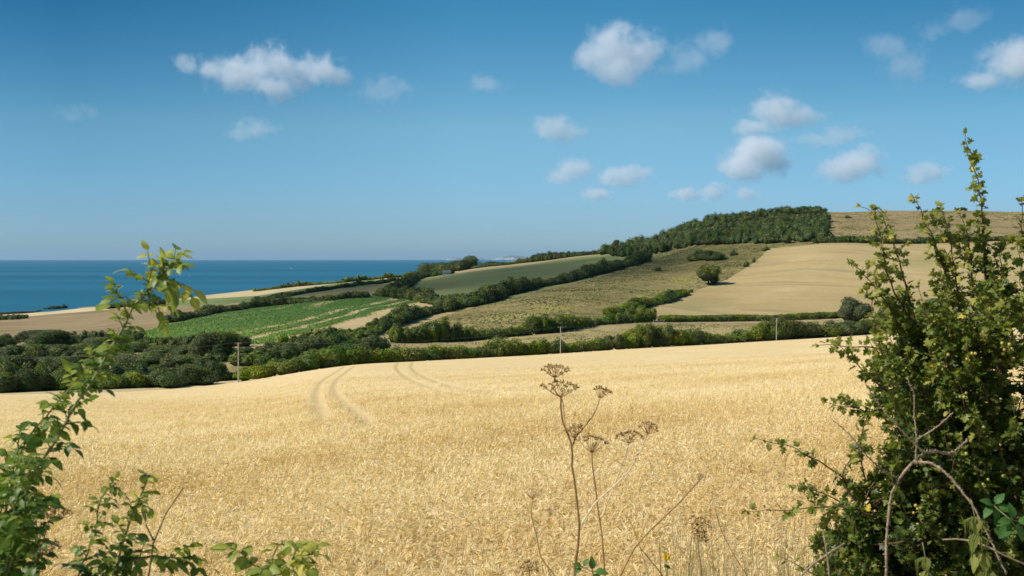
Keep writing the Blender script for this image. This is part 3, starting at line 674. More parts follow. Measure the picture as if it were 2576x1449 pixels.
tree('dark tree seen through the hawthorn at the right', P(2370, 500), 11, 18, 'hedge_dark', leaf=.5, seed=97, tint0=.48, trunk=.1, nl=10)
tree('dark tree in the valley near the right edge behind the hawthorn', P(2520, 510), 11, 18, 'hedge_dark', leaf=.5, seed=98, tint0=.48, trunk=.1, nl=10)

# the wood on the hill: one mass
WOOD = [(1505,640),(1560,615),(1605,607),(1700,600),(1850,572),(1960,555),(2076,548),(2084,575),(2070,606),(1960,614),(1860,614),(1760,619),(1690,630),(1655,640),(1560,648)]
rr = np.random.default_rng(5); C, R = [], []
tries = 0
while len(C) < 760 and tries < 20000:
    tries += 1; x, v = rr.uniform(1500, 2090), rr.uniform(540, 650)
    if not inpoly(np.array([x]), np.array([v]), WOOD)[0]: continue
    g = G(x, v)
    if g is None: continue
    h = rr.uniform(5, 12)*(1.0 if x < 1980 else .85); w = rr.uniform(2.8, 6)
    C.append((g[0], g[1], g[2]+h*.45)); R.append((w, w, h*.58))
for x in np.linspace(1515, 2070, 90):           # crowns along the brow
    Yc_ = np.interp(x, [1500, 1600, 1800, 2070], [1330, 1330, 1255, 1250])
    for dy in (-40, 0): 
        g = P(x+rr.normal()*3, Yc_+dy); h = rr.uniform(6, 14)*np.interp(x, [1500, 1600, 1900, 2070], [.9, 1.35, .9, .6])
        w = rr.uniform(3.2, 7); C.append((g[0], g[1], g[2]+h*.45)); R.append((w, w, h*.55))
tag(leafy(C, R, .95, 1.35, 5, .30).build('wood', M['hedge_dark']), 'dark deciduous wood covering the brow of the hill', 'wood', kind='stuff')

# tussocks and rough growth that give the pastures their texture
M['tussock'] = leaf_mat('tussock_blades', [(0, (.045,.05,.016)), (.3, (.10,.105,.028)), (.55, (.215,.18,.062)), (.8, (.36,.28,.115)), (1, (.5,.4,.2))], trans=.15, rough=.8, spec=.1, tcol=.9)
def tussocks(name, label, poly, n, w, h, seed, mean, amp, yr=(380, 1300)):
    r = np.random.default_rng(seed); pts = np.array([g for g in (G(*q) for q in poly) if g is not None])
    X = r.uniform(pts[:, 0].min()-20, pts[:, 0].max()+20, n); Y = r.uniform(max(yr[0], pts[:, 1].min()-20), min(yr[1], pts[:, 1].max()+20), n)
    f = np.sin(X*.05+Y*.021)*np.sin(Y*.043-X*.017+1)+.6*np.sin(X*.13-Y*.07)*np.sin(Y*.11+2)+.4*np.sin(X*.31+Y*.22)
    kp = r.random(n) < .45+.35*f; X, Y, f = X[kp], Y[kp], f[kp]
    Z = np.array([ground(a, b) for a, b in zip(X, Y)]); m = inpoly(CX+F*X/Y, V0+F*(H-Z)/Y, poly) & (Y > edge(CX+F*X/Y)+26); X, Y, Z, f = X[m], Y[m], Z[m], f[m]; n = len(X)
    s = w*r.uniform(.5, 1.5, n)[:, None]; hh = h*r.uniform(.3, 1.5, n)[:, None]; az = r.uniform(0, 6.28, n)
    u = np.stack([np.cos(az), np.sin(az), 0*az], 1); v = np.stack([-np.sin(az), np.cos(az), 0*az], 1); c = np.stack([X, Y, Z-.05], 1); up = np.array([0, 0, 1.])
    V = np.stack([c-u*s, c-v*s*.7, c+u*s*.9, c+v*s*.7, c+up*hh+u*s*.2], 1).reshape(-1, 3)
    o = (np.arange(n)*5)[:, None, None]; T = (np.array([[0, 1, 4], [1, 2, 4], [2, 3, 4], [3, 0, 4]])[None]+o).reshape(-1, 3)
    t = np.clip(mean-amp*f+r.normal(0, .16, n), 0, 1)
    tag(mk(name, V, T, M['tussock'], tint=np.repeat(t, 5)), label, 'rough grass', kind='stuff')
tussocks('rough_grass', 'tussocky grass and rushes on the rough hillside pasture', FIELDS[8][1], 90000, .8, .45, 61, .36, .24)
tussocks('rough_grass', 'dry tussocks on the brown moorland under the skyline', [(2080,533),(2700,533),(2700,603),(2080,603)], 30000, 1.0, .5, 62, .5, .16)
tussocks('rough_grass', 'dry tussocks on the pale valley strip between the hedges', [(940,900),(980,868),(1340,850),(1640,816),(2080,806),(2300,800),(2300,850),(1300,900)], 50000, .45, .3, 63, .5, .26, yr=(290, 560))

# maize plants standing in stripes
rr = np.random.default_rng(9); pos = []
gr = [G(x, v) for x, v in [(340,862),(600,862),(1090,772),(930,748),(405,825)]]
bx = [min(p[0] for p in gr)-10, max(p[0] for p in gr)+10, min(p[1] for p in gr)-10, max(p[1] for p in gr)+10]
n = 230000; X = rr.uniform(bx[0], bx[1], n); Y = rr.uniform(bx[2], bx[3], n)
iy = np.array([ground(x, y) for x, y in zip(X, Y)])
qx = CX+F*X/Y; qv = V0+F*(H-iy)/Y
ins = inpoly(qx, qv, FIELDS[4][1]); X, Y, Z, qx, qv = X[ins], Y[ins], iy[ins], qx[ins], qv[ins]
a0, a1 = G(697, 850)[:2], G(920, 786)[:2]; dr = (a1-a0)/np.linalg.norm(a1-a0)      # the last green stripe
s = (X-a0[0])*dr[1]-(Y-a0[1])*dr[0]; al = (X-a0[0])*dr[0]+(Y-a0[1])*dr[1]
s = s-np.interp(al, [0, 80, 209, 252, 330], [0, -1.5, 0, 8.6, 20])+.8*np.sin(al*.06)+.6*np.sin(al*.023+1)
den = np.interp(s, [-160, -140, -132, -118, -100, -95, -84, -80, -70, -67, -57, -53, -28, -25, -18, -15.5, -12, -9.5, -4.5, -2.5, 1.5, 4, 8],
                   [.6, .4, .25, .85, .9, .22, .22, .95, .95, .22, .22, 1, 1, .12, .06, .85, .85, .04, .03, .85, .8, .05, .0])
den *= np.clip(.92+.35*np.sin(X*.09+Y*.05)*np.sin(Y*.037)+.25*np.sin(X*.23-Y*.11), 0, 1)*np.interp(al, [-60, 230, 300, 360], [1, 1, .6, .35])
kp = rr.random(len(X)) < den
X, Y, Z = X[kp], Y[kp], Z[kp]; n = len(X)
mb = MB()
for j in range(2):
    az = rr.uniform(0, 6.28, n); L = rr.uniform(.7, 1.25, n); h = rr.uniform(.5, 1.05, n)
    b0 = np.stack([X, Y, Z], -1); o = np.stack([np.cos(az)*L*.5, np.sin(az)*L*.5, h], -1); e = np.stack([np.cos(az)*L, np.sin(az)*L, h*.62], -1)
    sd = np.stack([-np.sin(az)*.2, np.cos(az)*.2, 0*az], -1)
    V = np.stack([b0, b0+o-sd, b0+e, b0+o+sd], 1).reshape(-1, 3)
    mb.add(V, np.arange(4*n).reshape(-1, 4), np.repeat(np.clip(rr.normal(.48, .17, n)+np.interp(Y, [380, 520, 700], [.28, .06, -.08]), 0, 1), 4))
tag(mb.build('maize', M['maize']), 'young green maize standing in stripes on bare soil', 'maize', kind='stuff')

# rough grass tufts on the field margins and the verge of the wheat
rr = np.random.default_rng(12)
M['drygrass'] = leaf_mat('dry_grass_blades', [(0, (.2,.16,.06)), (.5, (.42,.33,.15)), (1, (.6,.5,.28))], trans=.2, rough=.6, spec=.15, tcol=.9)

# ------------------------------------------------------------------ poles and wires, gate, fence, cottage, yacht
M['pole'] = bark_mat('weathered_pole_wood', (.30,.27,.23), (.46,.43,.38), 4)
M['wire'] = bark_mat('wire_metal', (.16,.17,.17), (.24,.25,.25), 10, .5)
M['porcelain'] = bark_mat('insulator_porcelain', (.2,.13,.1), (.3,.22,.18), 10, .3)
M['postwood'] = bark_mat('fence_post_wood', (.25,.22,.18), (.42,.38,.32), 5)
M['galv'] = bark_mat('galvanised_steel', (.5,.52,.53), (.64,.65,.65), 8, .45)
def box(mb, c, s, rz=0.0):
    c = np.array(c, float); a = np.array([[x, y, z] for x in (-.5, .5) for y in (-.5, .5) for z in (-.5, .5)])*np.array(s)
    ct, st_ = math.cos(rz), math.sin(rz); a = a@np.array([[ct, st_, 0], [-st_, ct, 0], [0, 0, 1]])
    mb.add(a+c, np.array([[0, 1, 3, 2], [4, 6, 7, 5], [0, 4, 5, 1], [2, 3, 7, 6], [0, 2, 6, 4], [1, 5, 7, 3]])); return mb
tops = []
def pole(label, x, v_base, v_top, Y, lean, arm):
    b = P(x, Y); h = (v_base-v_top)/F*Y; r = empty('utility_pole', tuple(b), label, 'pole', 'wooden poles carrying the wires over the wheat')
    t = b+np.array([lean*h, 0, h])
    mb = MB(); mb.add(*tube(spline([b-np.array([0, 0, .9]), b+(t-b)*.5, t], 10), np.linspace(.14, .10, 10), 10)); mb.build('shaft', M['pole'], r, smooth=True, origin=tuple(b))
    c = b+(t-b)*.975
    mb = MB(); box(mb, c-np.array([0, .17, 0]), (arm, .1, .13), .25); mb.build('crossarm', M['pole'], r, origin=tuple(b))
    pts = []
    for s in (-1, 1):
        q = c+np.array([s*arm*.45*math.cos(.25), s*arm*.45*math.sin(.25)-.17, .065])
        mb = MB(); mb.add(*tube(q+np.array([[0, 0, 0], [0, 0, .06], [0, 0, .1], [0, 0, .2]]), [.02, .045, .06, .03], 8)); mb.build('insulator', M['porcelain'], r, smooth=True, origin=tuple(b)); pts.append(q+np.array([0, 0, .2]))
    tops.append(pts); return r
pole('tallest wooden pole at left, in front of the big oak at the wheat edge', 600, 962, 862, 196, -.004, 1.0)
pole('middle wooden pole with crossarm, rising above the dead hogweed', 1410, 890, 822, 290, .004, 1.6)
pole('small pale wooden pole at right near the hawthorn', 1953, 858, 801, 352, .012, 1.6)
left_end = [Q(-420, 905, 130)+np.array([0, 0, .0]), Q(-412, 905, 130.6)]
right_end = [Q(2900, 790, 420), Q(2904, 790, 421)]
spans = [left_end]+tops+[right_end]
for lab, k in (('thin overhead wire from the tall pole out of the left edge', 0), ('thin overhead wire sagging between the tall and the middle pole', 1), ('thin overhead wire between the middle and the right hand pole', 2), ('thin overhead wire from the right hand pole into the hawthorn', 3)):
    mb = MB()
    for s in (0, 1):
        A, B = spans[k][s], spans[k+1][s]; u = np.linspace(0, 1, 30)[:, None]
        Pw = A+(B-A)*u-np.array([0, 0, 1])*4*u*(1-u)*np.linalg.norm(B-A)*.016
        mb.add(*tube(Pw, .007, 4))
    tag(mb.build('overhead_wire', M['wire'], smooth=True, origin=tuple(spans[k][0])), lab, 'wire', 'wires between the poles')
# field gate in the gap of the valley hedges
g0, g1 = G(1644, 812), G(1671, 812); r = empty('field_gate', tuple(g0), 'grey metal field gate in the gap between the two valley hedges', 'gate')
rz = math.atan2(g1[1]-g0[1], g1[0]-g0[0]); L = np.linalg.norm((g1-g0)[:2])
for u in (0, 1):
    q = g0+(g1-g0)*u; mb = MB(); mb.add(*tube([q-np.array([0, 0, .3]), q+np.array([0, 0, .8]), q+np.array([0, 0, 1.55])], [.12, .12, .11], 8)); mb.build('gate_post', M['postwood'], r, origin=tuple(g0))
mb = MB()
for z in (.25, .48, .72, .98, 1.25): mb.add(*tube([g0+np.array([0, 0, z]), (g0+g1)/2+np.array([0, 0, z]), g1+np.array([0, 0, z])], .04, 6))
for u in (.04, .5, .96): q = g0+(g1-g0)*u; mb.add(*tube([q+np.array([0, 0, .2]), q+np.array([0, 0, .7]), q+np.array([0, 0, 1.28])], .04, 6))
mb.build('bars', M['galv'], r, origin=tuple(g0))
# post and wire fence under the valley hedge
def fence(label, pts, step, h=1.25):
    g = np.array([G(*p) for p in pts]); L = np.linalg.norm(np.diff(g[:, :2], axis=0), axis=1).sum(); c = spline(g[:, :2], max(3, int(L/step)))
    r = empty('wire_fence', tuple(g[0]), label, 'fence', 'wire fences along the valley hedges'); tp = []
    for x, y in c:
        z = ground(x, y); mb = MB(); mb.add(*tube([(x, y, z-.3), (x, y, z+h*.6), (x+random.gauss(0, .04), y, z+h)], .075, 6)); mb.build('post', M['postwood'], r, origin=tuple(g[0])); tp.append((x, y, z))
    tp = np.array(tp); mb = MB()
    for z in (.45, .8, 1.12): mb.add(*tube(tp+np.array([0, 0, z]), .012, 4))
    mb.build('wire', M['wire'], r, origin=tuple(g[0]))
fence('post and wire fence below the valley hedge left of the gate', [(1380,846),(1450,835),(1520,822),(1640,815)], 5)
fence('post and wire fence at the foot of the even hedge right of the gate', [(1678,815),(1780,814),(1900,811),(2010,808),(2080,805)], 6)
fence('post and wire fence at the top of the hay field under the wood', [(1960,619),(2060,617),(2200,616),(2330,615)], 8, 1.5)
# cottage by the copse
b = G(1124, 692); r = empty('cottage', tuple(b), 'tiny pale cottage with dark roof among the trees by the copse', 'cottage')
M['render'] = bark_mat('white_render', (.34,.34,.33), (.46,.46,.45), 1); M['slate'] = bark_mat('slate_roof', (.09,.095,.11), (.14,.145,.16), 2); M['glass'] = bark_mat('window_glass', (.03,.035,.04), (.05,.055,.06), 1, .1)
cx_, cy_, cz_ = b; w_, d_, e_ = 11, 7, 3.6
mb = box(MB(), (cx_, cy_, cz_+e_/2-.2), (w_, d_, e_+.4)); mb.add(np.array([[cx_-w_/2, cy_-d_/2, cz_+e_], [cx_-w_/2, cy_+d_/2, cz_+e_], [cx_-w_/2, cy_, cz_+e_+2.6], [cx_+w_/2, cy_-d_/2, cz_+e_], [cx_+w_/2, cy_+d_/2, cz_+e_], [cx_+w_/2, cy_, cz_+e_+2.6]]), np.array([[0, 2, 1], [3, 4, 5]]))
mb.build('wall', M['render'], r, origin=tuple(b))
mb = MB()
for s in (-1, 1):
    a = np.array([[cx_-w_/2-.3, cy_+s*(d_/2+.4), cz_+e_-.25], [cx_+w_/2+.3, cy_+s*(d_/2+.4), cz_+e_-.25], [cx_+w_/2+.3, cy_, cz_+e_+2.75], [cx_-w_/2-.3, cy_, cz_+e_+2.75]])
    mb.add(np.concatenate([a, a+np.array([0, 0, .18])]), np.array([[0, 1, 2, 3], [7, 6, 5, 4], [0, 4, 5, 1], [1, 5, 6, 2], [2, 6, 7, 3], [3, 7, 4, 0]]))
rf = mb.build('roof', M['slate'], r, origin=tuple(b))
mb = box(MB(), (cx_+3.6, cy_, cz_+e_+3), (1, 1, 2)); ch = mb.build('chimney', M['render'], r, origin=tuple(b))
for u in (-3.2, 0, 3.2):
    box(MB(), (cx_+u, cy_-d_/2-.03, cz_+1.9), (1.1, .12, 1.2)).build('window', M['glass'], r, origin=tuple(b))
# a white yacht far out
b = np.array(((732-CX)/F*6100, 6100, 0.)); r = empty('yacht', tuple(b), 'tiny white sailing yacht far out on the blue sea', 'yacht')
M['sail'] = bark_mat('sail_cloth', (.5,.5,.5), (.56,.56,.55), 1)
u = np.linspace(-1, 1, 9); wd = 1.5*np.sqrt(np.maximum(0, 1-u**2*.98)); V = np.concatenate([np.stack([u*6, -wd, 0*u+1.2], 1), np.stack([u*5.2, 0*u, 0*u-.4], 1), np.stack([u*6, wd, 0*u+1.2], 1)])+b
i = np.arange(27).reshape(3, 9); q = np.stack([i[:-1, :-1], i[:-1, 1:], i[1:, 1:], i[1:, :-1]], -1).reshape(-1, 4); dk = np.stack([i[0, :-1], i[2, :-1], i[2, 1:], i[0, 1:]], -1)
mk('hull', V, np.concatenate([q, dk]), M['sail'], r, origin=tuple(b))
MB().add(*tube(b+np.array([[0, 0, 1], [0, 0, 7], [0, 0, 14.]]), .1, 6)).build('mast', M['galv'], r, origin=tuple(b))
MB().add(b+np.array([[.2, 0, 2], [.2, 0, 13.6], [-5.4, .5, 2.2], [5.8, .3, 1.4], [.4, 0, 12.6], [.4, .5, 1.8]]), np.array([[0, 1, 2], [3, 4, 5]])).build('sail', M['sail'], r, origin=tuple(b))

# ------------------------------------------------------------------ foreground plants
M['rose_leaf'] = leaf_mat('rose_leaves', [(0, (.035,.075,.014)), (.4, (.095,.155,.022)), (.7, (.24,.28,.045)), (1, (.55,.5,.12))], trans=.36, rough=.45, spec=.28)
M['rose_stem'] = leaf_mat('rose_bark', [(0, (.12,.07,.04)), (.5, (.16,.17,.055)), (1, (.26,.27,.08))], trans=0, rough=.5, spec=.4)
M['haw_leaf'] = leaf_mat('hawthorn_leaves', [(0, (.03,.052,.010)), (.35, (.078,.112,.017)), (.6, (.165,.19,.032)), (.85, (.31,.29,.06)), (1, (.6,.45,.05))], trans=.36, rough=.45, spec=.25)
M['haw_bark'] = bark_mat('hawthorn_bark', (.09,.045,.03), (.2,.11,.075), 90)
M['grey_bark'] = bark_mat('dead_bark', (.15,.105,.065), (.36,.27,.18), 120)
M['berry'] = leaf_mat('hawthorn_berries', [(0, (.2,.22,.04)), (.5, (.38,.32,.06)), (1, (.42,.16,.05))], trans=0, rough=.35, spec=.5)
M['dead_stem'] = leaf_mat('dead_stems', [(0, (.13,.065,.024)), (.4, (.32,.18,.065)), (.7, (.52,.34,.15)), (1, (.88,.78,.6))], trans=0, rough=.7, spec=.2)
M['seed'] = leaf_mat('dry_seeds', [(0, (.2,.12,.04)), (.5, (.48,.31,.11)), (1, (.72,.55,.28))], trans=.12, rough=.7, spec=.2, tcol=1)
M['bramble'] = leaf_mat('bramble_leaves', [(0, (.03,.085,.02)), (.5, (.06,.14,.03)), (1, (.13,.2,.05))], trans=.35, rough=.5, spec=.2)
M['nettle'] = leaf_mat('nettle_leaves', [(0, (.07,.09,.02)), (.5, (.16,.18,.04)), (1, (.32,.32,.09))], trans=.35, rough=.6, spec=.2)
def gpt(x, y): return np.array((x, y, ground(x, y)))

def leaflet(serr=.06, fold=.25, curl=.35, width=.30, n=9):
    """an oval toothed leaf one unit long, base at the origin, tip towards +y"""
    t = np.linspace(0, 1, n); w = width*np.sin(np.pi*np.clip(t, 0, 1)**.82)**.85*(1+serr*np.where(np.arange(n) % 2, 1, -1))
    w[0] = .02; w[-1] = .004
    zc = -curl*t**2; V = []
    for i in range(n):
        for s in (-1, -.5, 0, .5, 1):
            V.append((s*w[i], t[i]-.05*abs(s)*w[i], zc[i]+fold*abs(s)*w[i]*(1-.3*abs(s))))
    i = np.arange(n*5).reshape(n, 5)
    return np.array(V), [np.stack([i[:-1, :-1], i[:-1, 1:], i[1:, 1:], i[1:, :-1]], -1).reshape(-1, 4)]
def mid_tint(n=9): return np.tile([0, -.02, .10, -.02, 0], n)
LV, LF = leaflet(); LVw, LFw = leaflet(.09, .35, .4, .33)

def lobed():
    """a three to five lobed hawthorn leaf, one unit long"""
    h = [(.03, .14), (.16, .2), (.40, .30), (.43, .40), (.26, .46), (.17, .50), (.36, .66), (.36, .74), (.22, .76), (.14, .80), (.15, .92), (.07, .97)]
    mid = [(0, 0), (0, .22), (0, .5), (0, .78), (0, 1.0)]
    V = [(x, y) for x, y in mid]+[(x, y) for x, y in h]+[(-x, y) for x, y in h]
    V = np.array([(x, y, .32*abs(x)-.22*y*y-.12*x*x) for x, y in V])
    def side(o, flip):
        a = [(0, o, o+1), (0, o+1, 1), (1, o+1, o+2), (1, o+2, o+3), (1, o+3, o+4), (1, o+4, 2), (2, o+4, o+5), (2, o+5, o+6), (2, o+6, o+7), (2, o+7, o+8), (2, o+8, 3), (3, o+8, o+9), (3, o+9, o+10), (3, o+10, o+11), (3, o+11, 4)]
        return [(x, z, y) if flip else (x, y, z) for x, y, z in a]
    return V, [np.array(side(5, False)+side(17, True))]
HV, HF = lobed()

def rose(label, name, stems, seed, leafdens=1.0, size=.036, tip_tint=.35, cat='rose shoot', thorn=True, base_tint=.35, group=None):
    """stems: list of (points, r0, r1, leaf spacing, first leaf at)"""
    rr = np.random.default_rng(seed); root = empty(name, tuple(stems[0][0][0]), label, cat, group); o0 = tuple(stems[0][0][0])
    ztop = max(float(np.array(q[0])[:, 2].max()) for q in stems)
    for pts, r0, r1, sp, st in stems:
        pts = np.array(pts); L = np.linalg.norm(np.diff(pts, axis=0), axis=1).sum(); n = max(12, int(L/.012)); c = spline(pts, n)
        c = c+rr.normal(size=c.shape)*.0006
        mb = MB(); V, Fs = tube(c, np.linspace(r0, r1, n), 8); tt_ = np.clip(np.repeat(np.linspace(.25, .75, n), 8)+rr.normal(0, .07, 8*n), 0, 1); mb.add(V, Fs, np.concatenate([tt_, [.4, .8]]))
        if thorn:
            for k in range(int(L/.03)):
                i = rr.integers(1, n-2); d = norm(np.cross(c[i+1]-c[i], rr.normal(size=3))); tg = norm(c[i+1]-c[i]); R = np.interp(i, [0, n], [r0, r1])
                b = c[i]+d*R*.8; mb.add(np.array([b-tg*.003, b+tg*.002, b+np.cross(tg, d)*.0014, b+d*.006-tg*.003]), np.array([[0, 1, 3], [1, 2, 3], [2, 0, 3]]), .1)
        mb.build('stem', M['rose_stem'], root, smooth=True, origin=o0)
        ds = np.concatenate([[0], np.cumsum(np.linalg.norm(np.diff(c, axis=0), axis=1))]); L = ds[-1]; s = st*L; ang = rr.uniform(0, 6.28)
        while s < L:
            u = s/L; i = min(n-2, int(np.searchsorted(ds, s))); tg = norm(c[i+1]-c[i]); ang += 2.4+rr.normal()*.25
            a = norm(np.cross(tg, [0.3, .5, .8])); b = np.cross(tg, a); out = a*math.cos(ang)+b*math.sin(ang)
            d = norm(out*.95+tg*(.35+.6*u)+np.array([0, 0, .12])); up = norm(np.array([0, 0, 1.])+tg*.3+rr.normal(size=3)*.3)
            sz = size*rr.uniform(.75, 1.15)*(1-.45*max(0, u-.72)/.28)
            lf = MB(); rl = sz*rr.uniform(1.7, 2.2)*(1-.3*max(0, u-.7)/.3); droop = rr.uniform(.15, .5)
            q = np.linspace(0, 1, 8)[:, None]; ra = c[i]+d*rl*q-np.array([0, 0, 1])*droop*rl*q**2
            lf.add(*tube(ra, np.linspace(.0012, .0007, 8), 5), .55)
            tn = np.clip(base_tint+rr.normal(0, .1)+tip_tint*float(np.clip((c[i][2]-ztop+.17)/.15, 0, 1)), 0, 1)
            specs = [(1.0, 0)]+[(f, sg) for f in (.38, .72) for sg in (-1, 1)]
            if rr.random() < .4: specs += [(.12, -1), (.12, 1)]
            for f, sg in specs:
                k = min(7, int(f*7)); p = ra[k]; td = norm(ra[min(7, k+1)]-ra[max(0, k-1)]); sd = norm(np.cross(td, up))
                dd = td if sg == 0 else norm(td*.45+sd*sg*.9-np.array([0, 0, 1])*rr.uniform(-.1, .35))
                dd = norm(dd+rr.normal(size=3)*.12); nn = norm(up+rr.normal(size=3)*.28)
                z = sz*rr.uniform(.85, 1.1)*(1.1 if sg == 0 else (.75 if f < .2 else .95))
                V, FF, t = inst(LV, LF, p[None], frames(dd[None], nn[None]), np.array([[z*rr.uniform(.9, 1.2), z, z*rr.uniform(.5, 1.5)]]), np.array([tn+rr.normal(0, .06)]), mid_tint())
                lf.add(V, FF, np.clip(t, 0, 1))
            lf.build('leaf', M['rose_leaf'], root, smooth=True, origin=tuple(c[i]))
            s += sp*rr.uniform(.75, 1.25)*(1-.55*max(0, u-.75)/.25)/leafdens
    return root
def R4(zx, zy, Y): return Q(zx*.6175, 554.5+zy*.6175, Y)
Yr_ = 1.75
b0 = gpt(-.85, 1.75)
rose('tall arching wild rose shoot at left, its pale leafy tip standing against the sea', 'rose_shoot',
     [([b0, R4(20,1500,1.75), R4(80,1180,1.75), R4(150,1010,1.75), R4(245,870,1.75), R4(300,760,1.75), R4(360,680,1.76), R4(440,540,1.77), R4(500,440,1.78), R4(545,350,1.79), R4(600,290,1.8), R4(645,225,1.8), R4(680,160,1.8)], .0058, .0018, .0145, .42),
      ([R4(640,235,1.8), R4(690,195,1.8), R4(730,160,1.81)], .002, .001, .009, .05),
      ([R4(600,290,1.8), R4(608,240,1.79), R4(625,190,1.78)], .002, .001, .011, .1),
      ([R4(520,400,1.78), R4(500,330,1.76), R4(470,290,1.74)], .0018, .001, .014, .3), ([R4(620,265,1.8), R4(670,250,1.81), R4(715,235,1.82)], .0018, .001, .012, .1), ([R4(545,350,1.79), R4(600,345,1.8), R4(650,355,1.81)], .0018, .001, .014, .2)], 11, 1.0, .0265, .42, base_tint=.34)
rose('thin reddish rose side shoot crossing behind the tall arching one, half as high', 'rose_shoot',
     [([gpt(-.95, 1.95), R4(40,1120,1.95), R4(105,900,1.95), R4(190,795,1.93), R4(290,680,1.9), R4(355,595,1.88), R4(420,510,1.87)], .004, .0014, .019, .4)], 12, 1.0, .03, .25, base_tint=.42)
rr = np.random.default_rng(14)
stems = []
for k in range(13):
    x0 = rr.uniform(-1.25, -.85); y0 = rr.uniform(1.5, 2.2)
    ex, ev = rr.uniform(-70, 95), rr.uniform(1050, 1420)
    if ex > 40: ev = max(ev, 1230)
    e = Q(ex, ev, rr.uniform(1.6, 2.1)); b = gpt(x0, y0); mdp = (b+e)/2+np.array([rr.uniform(-.12, .02), 0, .12])
    stems.append(([b, mdp, e+(e-mdp)*.1], .004, .0014, .030, .3))
rose('dense dark rose bush filling the lower left corner', 'rose_bush', stems, 15, 1.15, .03, .2, 'rose bush', base_tint=.3)
rose('short rose shoot in the lower left with a bright green tip', 'rose_shoot',
     [([gpt(-.45, 1.8), R4(470,1480,1.8), R4(490,1350,1.8), R4(520,1250,1.8), R4(560,1150,1.8), R4(590,1080,1.8), R4(612,1035,1.8)], .0046, .002, .017, .35),
      ([R4(490,1400,1.8), R4(560,1380,1.8), R4(640,1370,1.82), R4(720,1375,1.83), R4(790,1370,1.84)], .003, .0013, .018, .1)], 17, 1.0, .03, .4, base_tint=.4)
rose('slender rose shoot just left of the bright tipped one near the bottom', 'rose_shoot',
     [([gpt(-.62, 1.85), R4(320,1449,1.85), R4(360,1340,1.85), R4(392,1240,1.85), R4(402,1160,1.85), R4(440,1090,1.85), R4(470,1075,1.84)], .004, .0014, .018, .3),
      ([R4(300,1560,1.83), R4(340,1440,1.83), R4(440,1400,1.82), R4(520,1420,1.8)], .003, .0013, .018, .1)], 18, 1.0, .028, .25, base_tint=.34)
def Z5(zx, zy, Y): return Q(268+zx*.3472, 1091+zy*.3472, Y)
rose('low rose sprig alone at the bottom edge, right of the left corner plants', 'rose_shoot',
     [([gpt(-.42, 1.8), Z5(1150,1120,1.8), Z5(1190,1030,1.8), Z5(1290,960,1.8), Z5(1400,890,1.8), Z5(1540,860,1.8)], .0036, .0016, .021, .62),
      ([Z5(1210,1030,1.8), Z5(1200,930,1.8), Z5(1215,850,1.8)], .002, .001, .024, .2),
      ([Z5(1180,1060,1.8), Z5(1090,960,1.8), Z5(990,930,1.8)], .002, .001, .022, .1),
      ([Z5(1340,930,1.8), Z5(1370,850,1.79), Z5(1380,790,1.78)], .002, .001, .022, .2)], 19, 1.0, .031, .35, base_tint=.42)
def twig(label, name, polys, mat='grey_bark', cat='twig', tint=.5, thorn=0, n=24):
    rr = np.random.default_rng(abs(hash(label)) % 1000 if False else len(label)); root = empty(name, tuple(polys[0][0][0]), label, cat); o0 = tuple(polys[0][0][0])
    for k, (pts, r0, r1) in enumerate(polys):
        c = spline(np.array(pts), n); c = c+rr.normal(size=c.shape)*r0*.22
        mb = MB(); mb.add(*tube(c, np.linspace(r0, r1, n)*(1+.12*rr.normal(size=n)), 7), np.clip(tint+rr.normal(0, .05), 0, 1))
        if thorn:
            L = np.linalg.norm(np.diff(np.array(pts), axis=0), axis=1).sum()
            for q in range(int(L*thorn)):
                i = rr.integers(1, n-2); d = norm(np.cross(c[i+1]-c[i], rr.normal(size=3))); tg = norm(c[i+1]-c[i]); R = np.interp(i, [0, n], [r0, r1])
                b = c[i]+d*R*.8; mb.add(np.array([b-tg*.0016, b+tg*.0016, b+np.cross(tg, d)*.0014, b+d*.006]), np.array([[0, 1, 3], [1, 2, 3], [2, 0, 3]]), tint)
        mb.build('stem' if k == 0 else 'branch', M[mat], root, smooth=True, origin=o0)
    return root
twig('bare dark red twig rising out of the lower left rose leaves', 'bare_twig',
     [([gpt(-.45, 1.7), R4(600,1480,1.75), R4(612,1380,1.75), R4(625,1310,1.75), R4(650,1270,1.75), R4(672,1200,1.75), R4(700,1140,1.75), R4(746,1088,1.75)], .0042, .0012), ([R4(628,1305,1.75), R4(608,1270,1.75), R4(592,1230,1.75)], .002, .0008)], 'haw_bark')

